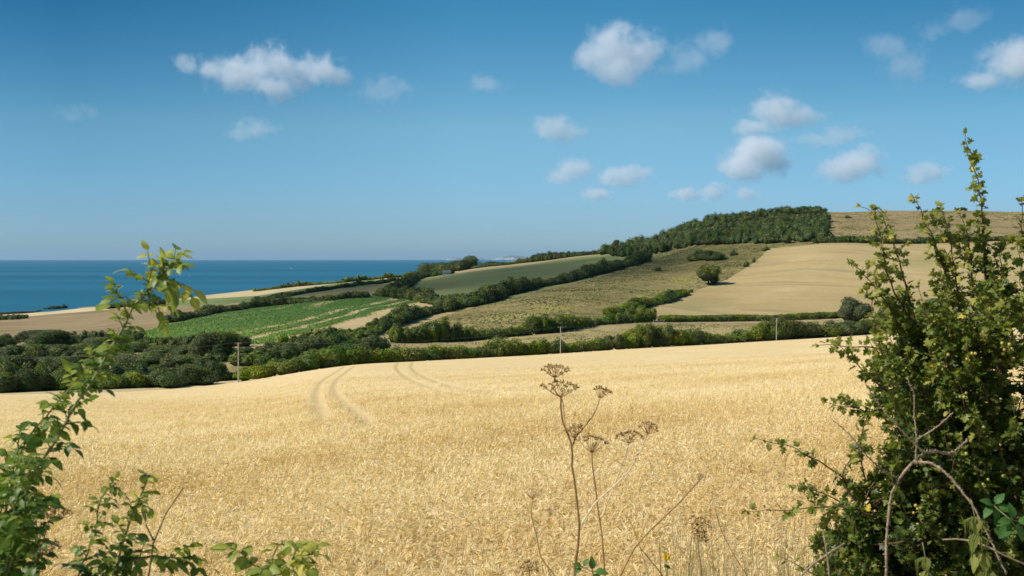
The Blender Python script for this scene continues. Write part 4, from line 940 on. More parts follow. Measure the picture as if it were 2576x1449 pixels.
# ---- hawthorn
class Haw:
    def __init__(s, seed): s.r = np.random.default_rng(seed); s.pos = []; s.dir = []; s.nrm = []; s.sz = []; s.tn = []; s.wood = []; s.spots = []
    def leaf(s, p, d, size, t):
        s.pos.append(p); s.dir.append(d); n = np.array([-.25, -.15, .8])+s.r.normal(size=3)*.55; s.nrm.append(n); s.sz.append(size*s.r.uniform(.45, 1.35)); s.tn.append(t)
    def shoot(s, pts, r0, r1, tint=.5, size=.026, gap=.016, start=.15, twigs=.25, tl=.09, bare=0.0):
        pts = np.array(pts); L = np.linalg.norm(np.diff(pts, axis=0), axis=1).sum(); n = max(8, int(L/.015)); c = spline(pts, n)
        k = np.arange(n); c = c+.003*np.stack([np.sin(k*1.3+s.r.uniform(0, 6)), np.sin(k*1.1+s.r.uniform(0, 6)), np.sin(k*.9+s.r.uniform(0, 6))], 1)*np.linspace(0, 1, n)[:, None]
        rad = np.linspace(r0, r1, n); s.wood.append((c, rad)); sp = L/(n-1); q = start*L; ang = s.r.uniform(0, 6.28)
        while q < L:
            u = q/L; i = min(n-2, int(q/sp)); tg = norm(c[i+1]-c[i]); ang += 2.4+s.r.normal()*.4
            a = norm(np.cross(tg, [.3, .6, .75])); b = np.cross(tg, a); out = a*math.cos(ang)+b*math.sin(ang)
            if s.r.random() > bare:
                for j in range(s.r.integers(2, 5)):
                    d = norm(out*.9+tg*.5+s.r.normal(size=3)*.55+np.array([0, 0, .15])); s.leaf(c[i]+d*.006, d, size*(1-.35*max(0, u-.8)/.2), tint+.18*max(0, u-.6)+s.r.normal(0, .13))
            if s.r.random() < twigs and u < .9:
                d = norm(out+tg*.6+s.r.normal(size=3)*.25+np.array([0, 0, .2])); l = tl*s.r.uniform(.4, 1.2)*(1-.5*u)
                e = c[i]+d*l; s.shoot([c[i], c[i]+d*l*.5+np.array([0, 0, .004]), e], rad[i]*.5+.0004, .0006, tint, size*.95, gap*1.0, .25, 0)
            if s.r.random() < .12: s.spots.append((c[i], out))
            q += gap*s.r.uniform(.7, 1.35)
        # end rosette
        for j in range(4): s.leaf(c[-1], norm(norm(c[-1]-c[-2])*.8+s.r.normal(size=3)*.6), size*.75, tint+.18+s.r.normal(0, .1))
hb = Haw(21)
def D3(x, v, Y=3.0): return Q(x, v, Y)
base = gpt(1.75, 3.4)
def trunk(pts, r0, r1): 
    c = spline(np.array(pts), 30); hb.wood.append((c, np.linspace(r0, r1, 30))); return c
T1 = trunk([base, base+np.array([-.1, -.1, .5]), D3(2330, 1300, 3.25), D3(2380, 1000, 3.2), D3(2400, 820, 3.1)], .035, .010)
T2 = trunk([base+np.array([.15, .1, 0]), D3(2560, 1500, 3.4), D3(2560, 1150, 3.35), D3(2500, 850, 3.2)], .035, .010)
T3 = trunk([base+np.array([-.1, .1, 0]), D3(2380, 1600, 3.2), D3(2260, 1400, 3.1), D3(2160, 1290, 3.0)], .028, .006)
T4 = trunk([base+np.array([.3, -.1, 0]), D3(2720, 1400, 3.2), D3(2720, 1000, 3.1), D3(2660, 740, 3.0)], .03, .008)
for pts, kw in [
 ([(2500,860,3.15),(2480,700,3.08),(2474,590,3.0),(2464,480,2.97),(2445,400,2.95),(2428,338,2.95)], dict(r0=.0058, tint=.5, gap=.012, size=.024, tl=.04, twigs=.35)),
 ([(2390,900,3.1),(2270,770,3.0),(2232,690,2.97),(2215,600,2.95),(2188,530,2.94),(2166,522,2.94)], dict(r0=.0046, tint=.62, size=.026)),
 ([(2400,860,3.1),(2385,720,3.05),(2352,610,3.0),(2320,545,2.98),(2300,492,2.96)], dict(r0=.0044, tint=.64, size=.025)),
 ([(2300,800,3.05),(2262,660,3.0),(2240,590,3.0),(2205,520,2.98)], dict(r0=.004, tint=.62, size=.024)),
 ([(2420,860,3.05),(2402,680,3.0),(2384,580,2.98),(2368,520,2.97)], dict(r0=.0044, tint=.62, size=.026)),
 ([(2350,930,3.1),(2270,830,3.0),(2200,720,2.96),(2140,658,2.94)], dict(r0=.0046, tint=.55, size=.025)),
 ([(2330,940,3.0),(2230,880,2.95),(2150,872,2.93),(2064,868,2.92)], dict(r0=.004, tint=.66, size=.026, twigs=.12, gap=.022)),
 ([(2330,1120,3.0),(2240,1060,2.95),(2160,1030,2.92),(2080,1014,2.9)], dict(r0=.0046, tint=.52, size=.026)),
 ([(2290,1020,3.0),(2200,960,2.95),(2140,900,2.93),(2105,862,2.92)], dict(r0=.004, tint=.56, size=.026)),
 ([(2330,1380,3.05),(2200,1260,3.0),(2120,1200,2.97),(2040,1150,2.95),(1970,1118,2.94),(1904,1106,2.93)], dict(r0=.0046, tint=.55, size=.026, twigs=.1, gap=.022, tl=.05)),
 ([(2280,1400,3.0),(2180,1320,2.97),(2090,1250,2.95),(2030,1228,2.93),(1992,1222,2.93)], dict(r0=.0044, tint=.5, size=.025, gap=.018)),
 ([(2260,1330,2.95),(2120,1275,2.92),(2000,1282,2.9),(1930,1285,2.9),(1880,1284,2.9)], dict(r0=.004, tint=.5, size=.025, gap=.024, twigs=.15)),
 ([(2180,1300,2.95),(2120,1190,2.95),(2160,1140,2.97),(2250,1130,3.0)], dict(r0=.0034, tint=.48, size=.025, gap=.022)),
 ([(2600,760,3.0),(2580,640,2.98),(2570,560,2.97),(2572,510,2.96)], dict(r0=.0044, tint=.62, size=.026)),
 ([(2540,780,3.05),(2520,680,3.0),(2515,620,3.0)], dict(r0=.004, tint=.6, size=.026)),
 ([(2450,780,3.05),(2440,640,3.0),(2425,560,3.0),(2410,535,2.98)], dict(r0=.004, tint=.6, size=.025)),
 ([(2290,1000,3.0),(2212,870,2.95),(2195,780,2.94),(2205,690,2.93)], dict(r0=.004, tint=.6, size=.025)),
 ([(2200,1420,2.95),(2110,1330,2.9),(2090,1290,2.9),(2050,1278,2.9)], dict(r0=.004, tint=.5, size=.026)),
 ([(2110,1500,2.9),(2040,1440,2.85),(1960,1400,2.85)], dict(r0=.003, tint=.5, size=.024, gap=.03)),
]:
    kw = dict(kw); r0 = kw.pop('r0'); hb.shoot([D3(*p) for p in pts], r0, .0009, **kw)
BODY = [(2190,720),(2260,620),(2350,590),(2430,640),(2500,600),(2700,560),(2900,640),(2950,1650),(1980,1650),(2000,1449),(2080,1340),(2180,1265),(2250,1180),(2250,1080),(2200,980),(2170,900),(2160,800)]
rr = np.random.default_rng(31); TT = np.concatenate([T1[8:], T2[8:], T3[8:], T4[8:]]); k = 0
while k < 690:
    x, v = rr.uniform(2060, 2820), rr.uniform(590, 1600)
    if not inpoly(np.array([x]), np.array([v]), BODY)[0]: continue
    dens = np.interp(v, [590, 760, 950, 1150, 1600], [.05, .24, .8, 1, 1])*np.interp(x, [2060, 2250, 2400, 2820], [.55, .8, 1, .8])
    if rr.random() > dens: continue
    k += 1; back = rr.random()**1.2
    Y = 2.75+back*np.interp(v, [600, 1000, 1400], [.45, 1.0, 1.2])
    e = D3(x, v, Y); dd = np.linalg.norm(TT-e, axis=1)+rr.random(len(TT))*.25; s0 = TT[np.argmin(dd)]
    L = np.linalg.norm(e-s0); 
    if L > .45: s0 = e+(s0-e)/L*.45
    m_ = (s0+e)/2+rr.normal(size=3)*.03+np.array([0, 0, -.02])
    up = np.array([-.03, -.02, .09])*rr.uniform(.3, 1.3)
    hb.shoot([s0, m_, e, e+up], .0028, .0008, tint=np.interp(v, [600, 900, 1300], [.54, .42, .26])+rr.normal(0, .07), size=rr.uniform(.021, .029), gap=.0155, start=.25, twigs=.22, tl=.08)  # tint darkens downwards: shade of the bush's core put into the leaf colour
root = empty('hawthorn', tuple(base), 'large leafy hawthorn bush filling the right side, one tall shoot above the skyline', 'hawthorn bush')
W1 = MB()
for c, rd in hb.wood[:4]:
    mb = MB(); mb.add(*tube(c, rd, 9)); mb.build('trunk', M['haw_bark'], root, smooth=True, origin=tuple(base))
for c, rd in hb.wood[4:]: W1.add(*tube(c, rd, 5, cap=False))
W1.build('branches', M['haw_bark'], root, smooth=True, origin=tuple(base))
pos, dr_, nm = np.array(hb.pos), np.array(hb.dir), np.array(hb.nrm)
sz, tn = np.array(hb.sz), np.array(hb.tn)
yl = RNG.random(len(tn)) < .006; tn = np.clip(tn, 0, .9); tn[yl] = 1.0
S3 = np.stack([sz*RNG.uniform(.85, 1.2, len(sz)), sz, sz*RNG.uniform(.4, 1.9, len(sz))], 1)
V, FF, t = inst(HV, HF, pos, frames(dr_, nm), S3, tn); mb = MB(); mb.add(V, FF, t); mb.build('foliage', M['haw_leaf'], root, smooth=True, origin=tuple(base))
rr = np.random.default_rng(33); sel = [s for s in hb.spots if px(s[0])[1] > 800 and px(s[0])[0] < 2600]; rr.shuffle(sel)
sel = sorted(sel, key=lambda s: s[0][1])[:150]; rr.shuffle(sel)
for p, out in sel[:62]:
    mb = MB(); h0 = p+out*.008; tb = rr.uniform(.1, .6)
    for j in range(rr.integers(3, 7)):
        d = norm(out*.7+rr.normal(size=3)*.7+np.array([0, -.5, .1])); e = h0+d*rr.uniform(.012, .024)
        mb.add(*tube([p, h0+(e-h0)*.4, e], .0006, 4, cap=False), .2); q = rr.uniform(.0038, .0052)
        mb.add(ICV*np.array([q, q, q*1.08])+e, ICF, np.clip(tb+rr.normal(0, .12), 0, 1))
    mb.build('berry_cluster', M['berry'], root, smooth=True, origin=tuple(p))
print('hawthorn leaves', len(pos))

# dead thorny bramble stem in front of the hawthorn
def Z7(zx, zy, Y): return Q((2060+zx*.428)*.8944, (1000+zy*.428)*.8944, Y)
twig('dead grey thorny bramble stem forking in front of the hawthorn', 'dead_bramble',
 [([gpt(1.02, 2.55), Z7(1005,1560,2.55), Z7(1008,1420,2.55), Z7(1012,1200,2.55), Z7(1030,1030,2.55), Z7(1055,880,2.55), Z7(1110,790,2.55), Z7(1190,700,2.55)], .0044, .0032),
  ([Z7(1190,700,2.55), Z7(1250,650,2.56), Z7(1330,632,2.6), Z7(1440,640,2.66), Z7(1560,540,2.72)], .0036, .0022),
  ([Z7(1190,700,2.55), Z7(1290,705,2.53), Z7(1400,770,2.5), Z7(1490,870,2.48), Z7(1560,960,2.46), Z7(1680,1180,2.44), Z7(1800,1440,2.42)], .0034, .002),
  ([Z7(1085,805,2.55), Z7(960,730,2.54), Z7(850,620,2.53), Z7(760,510,2.52), Z7(640,408,2.52)], .0022, .0009),
  ([Z7(1205,690,2.55), Z7(1208,540,2.55), Z7(1195,380,2.55), Z7(1190,240,2.55), Z7(1148,148,2.55)], .0022, .0009),
  ([Z7(1250,630,2.55), Z7(1130,510,2.55), Z7(1010,380,2.55), Z7(870,180,2.55)], .0019, .0008),
  ([Z7(1215,548,2.55), Z7(1330,480,2.54), Z7(1450,375,2.53)], .0022, .0014)], 'grey_bark', 'bramble', .5, thorn=260, n=40)
twig('dead branch lying slantwise at the foot of the hawthorn', 'dead_branch', [([gpt(.62, 2.7), Z7(450,1440,2.7), Z7(560,1350,2.7), Z7(640,1300,2.7), Z7(730,1235,2.7)], .006, .003)], 'grey_bark', 'branch')
twig('thin dead branch across the lower right corner', 'dead_branch', [([Z7(1380,1210,2.5)+np.array([.2, .4, -.5]), Z7(2050,1420,2.4), Z7(1900,1360,2.4), Z7(1740,1290,2.4), Z7(1600,1220,2.42), Z7(1380,1210,2.5)], .004, .002)], 'grey_bark', 'branch')
twig('pale upright dead stem beside the foot of the hawthorn', 'dry_stalk', [([gpt(.78, 2.6), Z7(636,1449,2.6), Z7(620,1300,2.6), Z7(600,1160,2.6)], .0034, .0022)], 'grey_bark', 'stem')

def leafset(name, label, cat, root_pts, r, leaves, mat, stem_mat='rose_stem', seed=1):
    rr = np.random.default_rng(seed); root = empty(name, tuple(root_pts[0]), label, cat); o0 = tuple(root_pts[0])
    c = spline(np.array(root_pts), 30); MB().add(*tube(c, np.linspace(r, r*.5, 30), 7), .4).build('stem', M[stem_mat], root, smooth=True, origin=o0)
    for p, d, n, sz, t in leaves:
        p = np.array(p); j = c[np.argmin(np.linalg.norm(c-p, axis=1))]
        V, FF, tt_ = inst(LVw, LFw, p[None], frames(np.array(d, float)[None], np.array(n, float)[None]), np.array([[sz, sz, sz]]), np.array([t]), mid_tint())
        mb = MB(); mb.add(V, FF, np.clip(tt_, 0, 1)); mb.add(*tube([j, (j+p)/2, p], .0011, 4), .4); mb.build('leaf', M[mat], root, smooth=True, origin=tuple(p))
    return root, c
def three(p, sz, rot=0, t=.5, k=3):
    out = []
    for j in range(k):
        a = rot+j*6.283/k if k > 3 else rot+(j-1)*1.25
        dd = np.array((math.sin(a), -.3+.25*math.cos(a*2), math.cos(a)*.8)); out.append((np.array(p)+dd*sz*.28, tuple(dd), (random.gauss(0,.3), -.7, .75), sz*(1.1 if j == k//2 else 1), t+random.gauss(0, .05)))
    return out
p1, p2, p3 = Z7(1720,990,2.3), Z7(1840,1090,2.25), Z7(1690,1120,2.3)
leafset('bramble', 'bramble with bright green leaves in the dark of the lower right corner', 'bramble', [gpt(1.5, 2.6), Z7(2000,1300,2.4), Z7(1880,1160,2.3), p2, p1], .0028,
        three(p1, .03, .4, .5, 5)+three(p2, .038, 2.6, .5, 3)+three(p2, .03, 0, .45, 2)+three(p3, .036, 2.2, .4, 2), 'bramble', seed=3)
p1, p2 = Q(1252+560*.3827, 894.4+1390*.3827, 2.9), Q(1252+620*.3827, 894.4+1420*.3827, 2.9)
leafset('bramble', 'small bramble sprout with green leaves at the foot of the tall dead hogweed', 'bramble', [gpt(.2, 2.9), Q(1470,1520,2.9), p2, p1], .0022,
        three(p1, .024, -.9, .55, 3)+three(p2, .034, 1.3, .5, 3), 'bramble', seed=4)
def nettle(label, top, ground_p, sz, seed):
    rr = np.random.default_rng(seed); pts = [ground_p, (np.array(ground_p)+top)/2+np.array([.03, 0, .02]), top]; c = spline(np.array(pts), 30); lv = []
    L = np.linalg.norm(np.diff(c, axis=0), axis=1).sum()
    for k in range(10):
        i = 29-int(k*.028/L*29)-1
        if i < 1: break
        for s in (0, 1):
            a = k*1.57+s*3.14+rr.normal()*.2; d = (math.cos(a)*.7, math.sin(a)*.7-.1, -.75-rr.random()*.4); n = (math.cos(a)*.6, math.sin(a)*.6-.3, .7)
            lv.append((c[i], d, n, sz*min(1.1, .45+k*.16)*rr.uniform(.85, 1.15), rr.uniform(.3, .85)))
    root, c = leafset('nettle', label, 'nettle', pts, .0024, lv, 'nettle', seed=seed)
    mb = MB()
    for k in range(26):
        i = 29-int(rr.random()*.2/L*29); i = max(1, min(28, i)); a = rr.uniform(0, 6.28); d = np.array([math.cos(a)*.022, math.sin(a)*.022, -.01]); e = c[i]+d+np.array([0, 0, -rr.uniform(.02, .05)])
        mb.add(*tube([c[i], c[i]+d, e], [.0008, .0016, .0008], 4), rr.uniform(.2, .6))
        for q in range(10):
            u = rr.random(); P_ = c[i]+d+(e-c[i]-d)*u+rr.normal(size=3)*.002; mb.add(ICV[:12]*.0016+P_, ICF[:1]*0+np.array([[0, 1, 2]]), .5)
    mb.build('catkins', M['nettle'], root, origin=tuple(pts[0]))
nettle('drooping yellow green nettle in front of the hawthorn at lower right', Z7(1570,950,2.35), gpt(1.25, 2.35), .058, 5)
nettle('shorter nettle at the bottom edge under the hawthorn', Z7(1250,1230,2.45), gpt(1.12, 2.45), .05, 6)

# ---- dead hogweed and other dry stems
def U6(zx, zy, Y=3.0): return Q(1252+zx*.3827, 894.4+zy*.3827, Y)
def umbel(root, node, axis, spread, height, rays, o0, seed, seeds=True, tint=.5):
    """one flat topped head: rays, each ending in a small cluster of seeds"""
    rr = np.random.default_rng(seed); ax = norm(np.array(axis, float)); a = norm(np.cross(ax, [.2, 1, .1])); b = np.cross(ax, a)
    mb = MB(); sd = MB()
    for k in range(rays):
        ph = k*2.4; q = math.sqrt((k+.5)/rays); e = node+(a*math.cos(ph)+b*math.sin(ph))*spread*q*rr.uniform(.85, 1.1)+ax*height*(1-.28*q*q)*rr.uniform(.85, 1.1)
        m_ = node+(e-node)*.5+(a*math.cos(ph)+b*math.sin(ph))*spread*.10*q
        mb.add(*tube(spline([node, m_, e], 7), np.linspace(.0011, .0007, 7), 5), tint+rr.normal(0, .08))
        dr = norm(e-m_); a2 = norm(np.cross(dr, rr.normal(size=3))); b2 = np.cross(dr, a2)
        for j in range(8 if seeds else 5):
            p2 = j*2.4; rl = .0085*rr.uniform(.7, 1.2); t2 = e+(a2*math.cos(p2)+b2*math.sin(p2))*rl*.75+dr*rl*rr.uniform(.2, .9)
            mb.add(*tube([e, (e+t2)/2, t2], .0004, 3, cap=False), tint)
            if seeds:
                M3 = frames(norm(t2-e+rr.normal(size=3)*.004)[None], rr.normal(size=(1, 3)))[0]; V = (ICV*np.array([.0026, .0040, .0012]))@M3.T+t2
                sd.add(V, ICF, np.clip(.5+rr.normal(0, .2), 0, 1))
    u = mb.build('umbel', M['dead_stem'], root, smooth=True, origin=o0)
    if seeds:
        s = sd.build('seed_head', M['seed'], root, smooth=True, origin=o0); s.parent = u; s.location = (0, 0, 0)
def hogweed(label, stems, umbels, seed, name='dead_hogweed', cat='dead hogweed', group=None):
    o0 = tuple(stems[0][0][0]); root = empty(name, o0, label, cat, group); rr = np.random.default_rng(seed)
    for k, (pts, r0, r1, t) in enumerate(stems):
        n = 40; c = spline(np.array(pts), n); c = c+rr.normal(size=c.shape)*r0*.06; rad = np.linspace(r0, r1, n)*(1+.05*rr.normal(size=n))
        V, Fs = tube(c, rad, 9); tt_ = np.clip(t+np.tile(rr.normal(0, .14, 9), n)+np.repeat(.06*rr.normal(size=n), 9), 0, 1)
        MB().add(V, Fs, np.concatenate([tt_, [t, t]])).build('stem' if k == 0 else 'branch', M['dead_stem'], root, smooth=True, origin=o0)
    for k, (nd, axv, sp, h, ry, sd_, t) in enumerate(umbels): umbel(root, nd, axv, sp, h, ry, o0, seed*31+k, sd_, t)
    return root
pxm = .3827*3.0/F
hogweed('tallest dead hogweed with two stacked seed heads and a long white side branch',
 [([gpt(.2, 3.0), U6(495,1560), U6(510,1400), U6(522,1290), U6(537,1120), U6(520,950), U6(505,820), U6(485,700), U6(492,600), U6(470,540), U6(430,440), U6(415,350), U6(415,275)], .0058, .0026, .36),
  ([U6(490,600), U6(500,560), U6(560,480), U6(640,370), U6(672,282)], .0028, .0015, .42),
  ([U6(470,540), U6(440,430,3.03), U6(428,310,3.04), U6(405,210,3.05), U6(374,146,3.05)], .0022, .0013, .5),
  ([U6(540,1125), U6(580,1060), U6(650,960), U6(750,870), U6(850,770), U6(930,640), U6(965,560), U6(984,516)], .0025, .0015, .80),
  ([U6(494,590), U6(505,560), U6(507,545)], .002, .0015, .4)],
 [(U6(415,275), (.02, -.12, 1), 132*pxm, 88*pxm, 15, True, .42), (U6(374,146,3.05), (0, -.1, 1), 92*pxm, 68*pxm, 15, True, .45), (U6(672,282), (.35, -.1, 1), 58*pxm, 68*pxm, 9, True, .45),
  (U6(984,516), (.15, -.15, 1), 56*pxm, 66*pxm, 10, True, .5), (U6(507,545), (-.1, -.1, 1), 62*pxm, 72*pxm, 9, True, .45)], 51)
hogweed('dead hogweed with one wide seed head, close right of the tallest one',
 [([gpt(.35, 3.05), U6(712,1560,3.05), U6(695,1300,3.05), U6(685,1180,3.05), U6(665,1050,3.05), U6(640,850,3.05), U6(622,720,3.05), U6(619,640,3.05)], .0042, .002, .38),
  ([U6(672,1090,3.05), U6(715,980,3.07), U6(765,850,3.08), U6(830,690,3.08), U6(864,576,3.08)], .0016, .0009, .7)],
 [(U6(619,640,3.05), (.05, -.1, 1), 102*pxm, 105*pxm, 11, True, .4), (U6(864,576,3.08), (0, -.1, 1), 88*pxm, 62*pxm, 10, True, .6)], 52)
hogweed('short bent dead umbel stem left of the tallest hogweed, its head bare',
 [([gpt(.07, 2.9), U6(430,1540,2.9), U6(375,1449,2.9), U6(280,1320,2.9), U6(258,1200,2.9), U6(235,1110,2.9), U6(218,1040,2.9), U6(230,945,2.9)], .0032, .0018, .55),
  ([U6(258,1200,2.9), U6(300,1140,2.9), U6(345,1050,2.9)], .0018, .0008, .65)],
 [(U6(230,945,2.9), (0, -.1, 1), 52*pxm, 62*pxm, 15, False, .62), (U6(345,1050,2.9), (.1, -.1, 1), 22*pxm, 32*pxm, 6, False, .65)], 53, cat='dead stem')
hogweed('long bare brown stem curving up to the right, a frayed tuft at its end',
 [([gpt(.38, 3.0), U6(760,1540), U6(820,1420), U6(910,1250), U6(1000,1150), U6(1090,1065), U6(1200,960), U6(1270,880), U6(1325,822)], .0034, .0022, .45)],
 [(U6(1325,822), (.4, 0, 1), 26*pxm, 40*pxm, 9, False, .55)], 54, cat='dead stem')
hogweed('small dark dead umbel left of the hawthorn at the bottom',
 [([gpt(.7, 3.3), U6(1345,1520,3.3), U6(1335,1400,3.3), U6(1318,1240,3.3), U6(1312,1112,3.3)], .003, .0018, .3)],
 [(U6(1312,1112,3.3), (0, -.2, .6), 88*pxm, 26*pxm, 14, True, .25), (U6(1322,1190,3.3), (.2, -.3, .5), 50*pxm, 20*pxm, 10, True, .2)], 55)
hogweed('low dark umbel at the bottom edge left of the bent stem',
 [([gpt(.02, 2.8), U6(215,1560,2.8), U6(210,1449,2.8), U6(208,1400,2.8)], .0022, .0014, .3)], [(U6(208,1405,2.8), (0, -.2, .8), 60*pxm, 22*pxm, 12, True, .2)], 56)
hogweed('dark dead umbel half hidden among the lower left rose leaves',
 [([gpt(-.85, 2.4), R4(150,1500,2.4), R4(170,1380,2.4), R4(185,1270,2.4), R4(215,1190,2.4)], .0026, .0014, .25), ([R4(175,1340,2.4), R4(150,1340,2.4), R4(165,1330,2.4)], .0015, .001, .25)],
 [(R4(215,1215,2.4), (.2, -.1, 1), .036, .02, 14, True, .2), (R4(172,1360,2.4), (0, -.1, 1), .04, .022, 14, True, .2)], 57)
for k, (lab, pts, r0, r1, t) in enumerate([
 ('straight bare stalk leaning left, second from the tallest hogweed', [gpt(.55, 3.1), U6(990,1449,3.1), U6(925,1230,3.1), U6(870,1090,3.1), U6(835,1020,3.1)], .003, .0016, .62),
 ('dark thin stalk crossing the curved bare stem near the bottom', [gpt(.62, 3.05), U6(1085,1449,3.05), U6(1000,1340,3.05), U6(930,1258,3.05)], .0024, .0014, .4),
 ('upright dull stalk standing between curved stem and dark umbel', [gpt(.5, 3.15), U6(1073,1449,3.15), U6(1066,1330,3.15), U6(1064,1225,3.15)], .0032, .0022, .42),
 ('long slanting pale stalk right of the dark umbel', [gpt(.95, 3.2), U6(1640,1449,3.2), U6(1540,1290,3.2), U6(1450,1090,3.2), U6(1420,955,3.2)], .003, .0012, .6),
 ('white broken stalk bent at the bottom edge', [gpt(.52, 3.05), U6(1330,1449,3.05), U6(1275,1370,3.05), U6(1190,1260,3.05), U6(1130,1120,3.05)], .0026, .0012, .85)]):
    hogweed(lab, [(pts, r0, r1, t)], [], 60+k, 'dry_stalk', 'dry stalk', 'dry stalks at the edge of the wheat')
# a small yellow flower on a green stem
M['petal'] = leaf_mat('yellow_petals', [(0, (.7,.45,.02)), (1, (.8,.6,.04))], trans=.2, rough=.5, spec=.2)
b = gpt(.53, 3.4); tp = U6(1108,1322,3.4); root = empty('yellow_flower', tuple(b), 'small yellow flower low down between the dry stalks', 'flower')
MB().add(*tube(spline([b, (b+tp)/2+np.array([.02, 0, 0]), tp], 14), .0014, 6), .6).build('stem', M['rose_stem'], root, smooth=True, origin=tuple(b))
mb = MB(); a = np.linspace(0, 6.283, 15)[:-1]
V, FF, t = inst(LV, LF, np.repeat(tp[None], 14, 0), frames(np.stack([np.cos(a), -.5+0*a, np.sin(a)*.8], 1), np.tile([0, -1., .6], (14, 1))), np.full(14, .013), np.linspace(0, 1, 14)); mb.add(V, FF, t); mb.build('petals', M['petal'], root, origin=tuple(b))
lv = MB(); V, FF, t = inst(LVw, LFw, np.repeat((tp-np.array([0, 0, .03]))[None], 6, 0), frames(RNG.normal(size=(6, 3)), np.tile([0, -.6, 1.], (6, 1))), np.full(6, .018), np.full(6, .6)); lv.add(V, FF, t); lv.build('leaf', M['bramble'], root, smooth=True, origin=tuple(b))

# dry grass of the verge between the hogweed and the hawthorn, uncountable
rr = np.random.default_rng(77); n = 5200; mb = MB()
X = rr.uniform(-1.0, 2.2, n); Y = rr.uniform(3.0, 6.2, n)
keep = rr.random(n) < np.clip(.06+.6*(X/Y*F > 380), 0, 1); X, Y = X[keep], Y[keep]
for x, y in zip(X, Y):
    g = gpt(x, y); vt = 1330+rr.normal()*65 if x/y*F > 380 else 1400+rr.normal()*50
    h = min(1.6, max(.35, H-(vt-V0)/F*y-g[2]))*rr.uniform(.55, 1.0); a = rr.uniform(0, 6.28); ln = rr.uniform(.03, .22)*h
    c = spline([g, g+np.array([math.cos(a)*ln*.3, math.sin(a)*ln*.3, h*.6]), g+np.array([math.cos(a)*ln, math.sin(a)*ln, h])], 7)
    w = np.linspace(.0022, .0006, 7); t = np.clip(.6+rr.normal(0, .2), 0, 1)
    sd = np.array([math.sin(a), -math.cos(a)*.3, 0]); V = np.concatenate([c-sd*w[:, None], c+sd*w[:, None]]); i = np.arange(6)
    mb.add(V, np.stack([i, i+1, i+8, i+7], 1), t)
    if rr.random() < .45:
        for j in range(9):
            q = c[-1]-(c[-1]-c[-3])*rr.random()*1.3; d = norm(rr.normal(size=3)+np.array([0, 0, 1.2]))*.02; mb.add(np.array([q, q+d*.6+sd*.002, q+d]), np.array([[0, 1, 2]]), np.clip(t+.1, 0, 1))
tag(mb.build('verge_grass', M['drygrass']), 'tall dry grass stems along the near edge of the wheat', 'grass', kind='stuff')

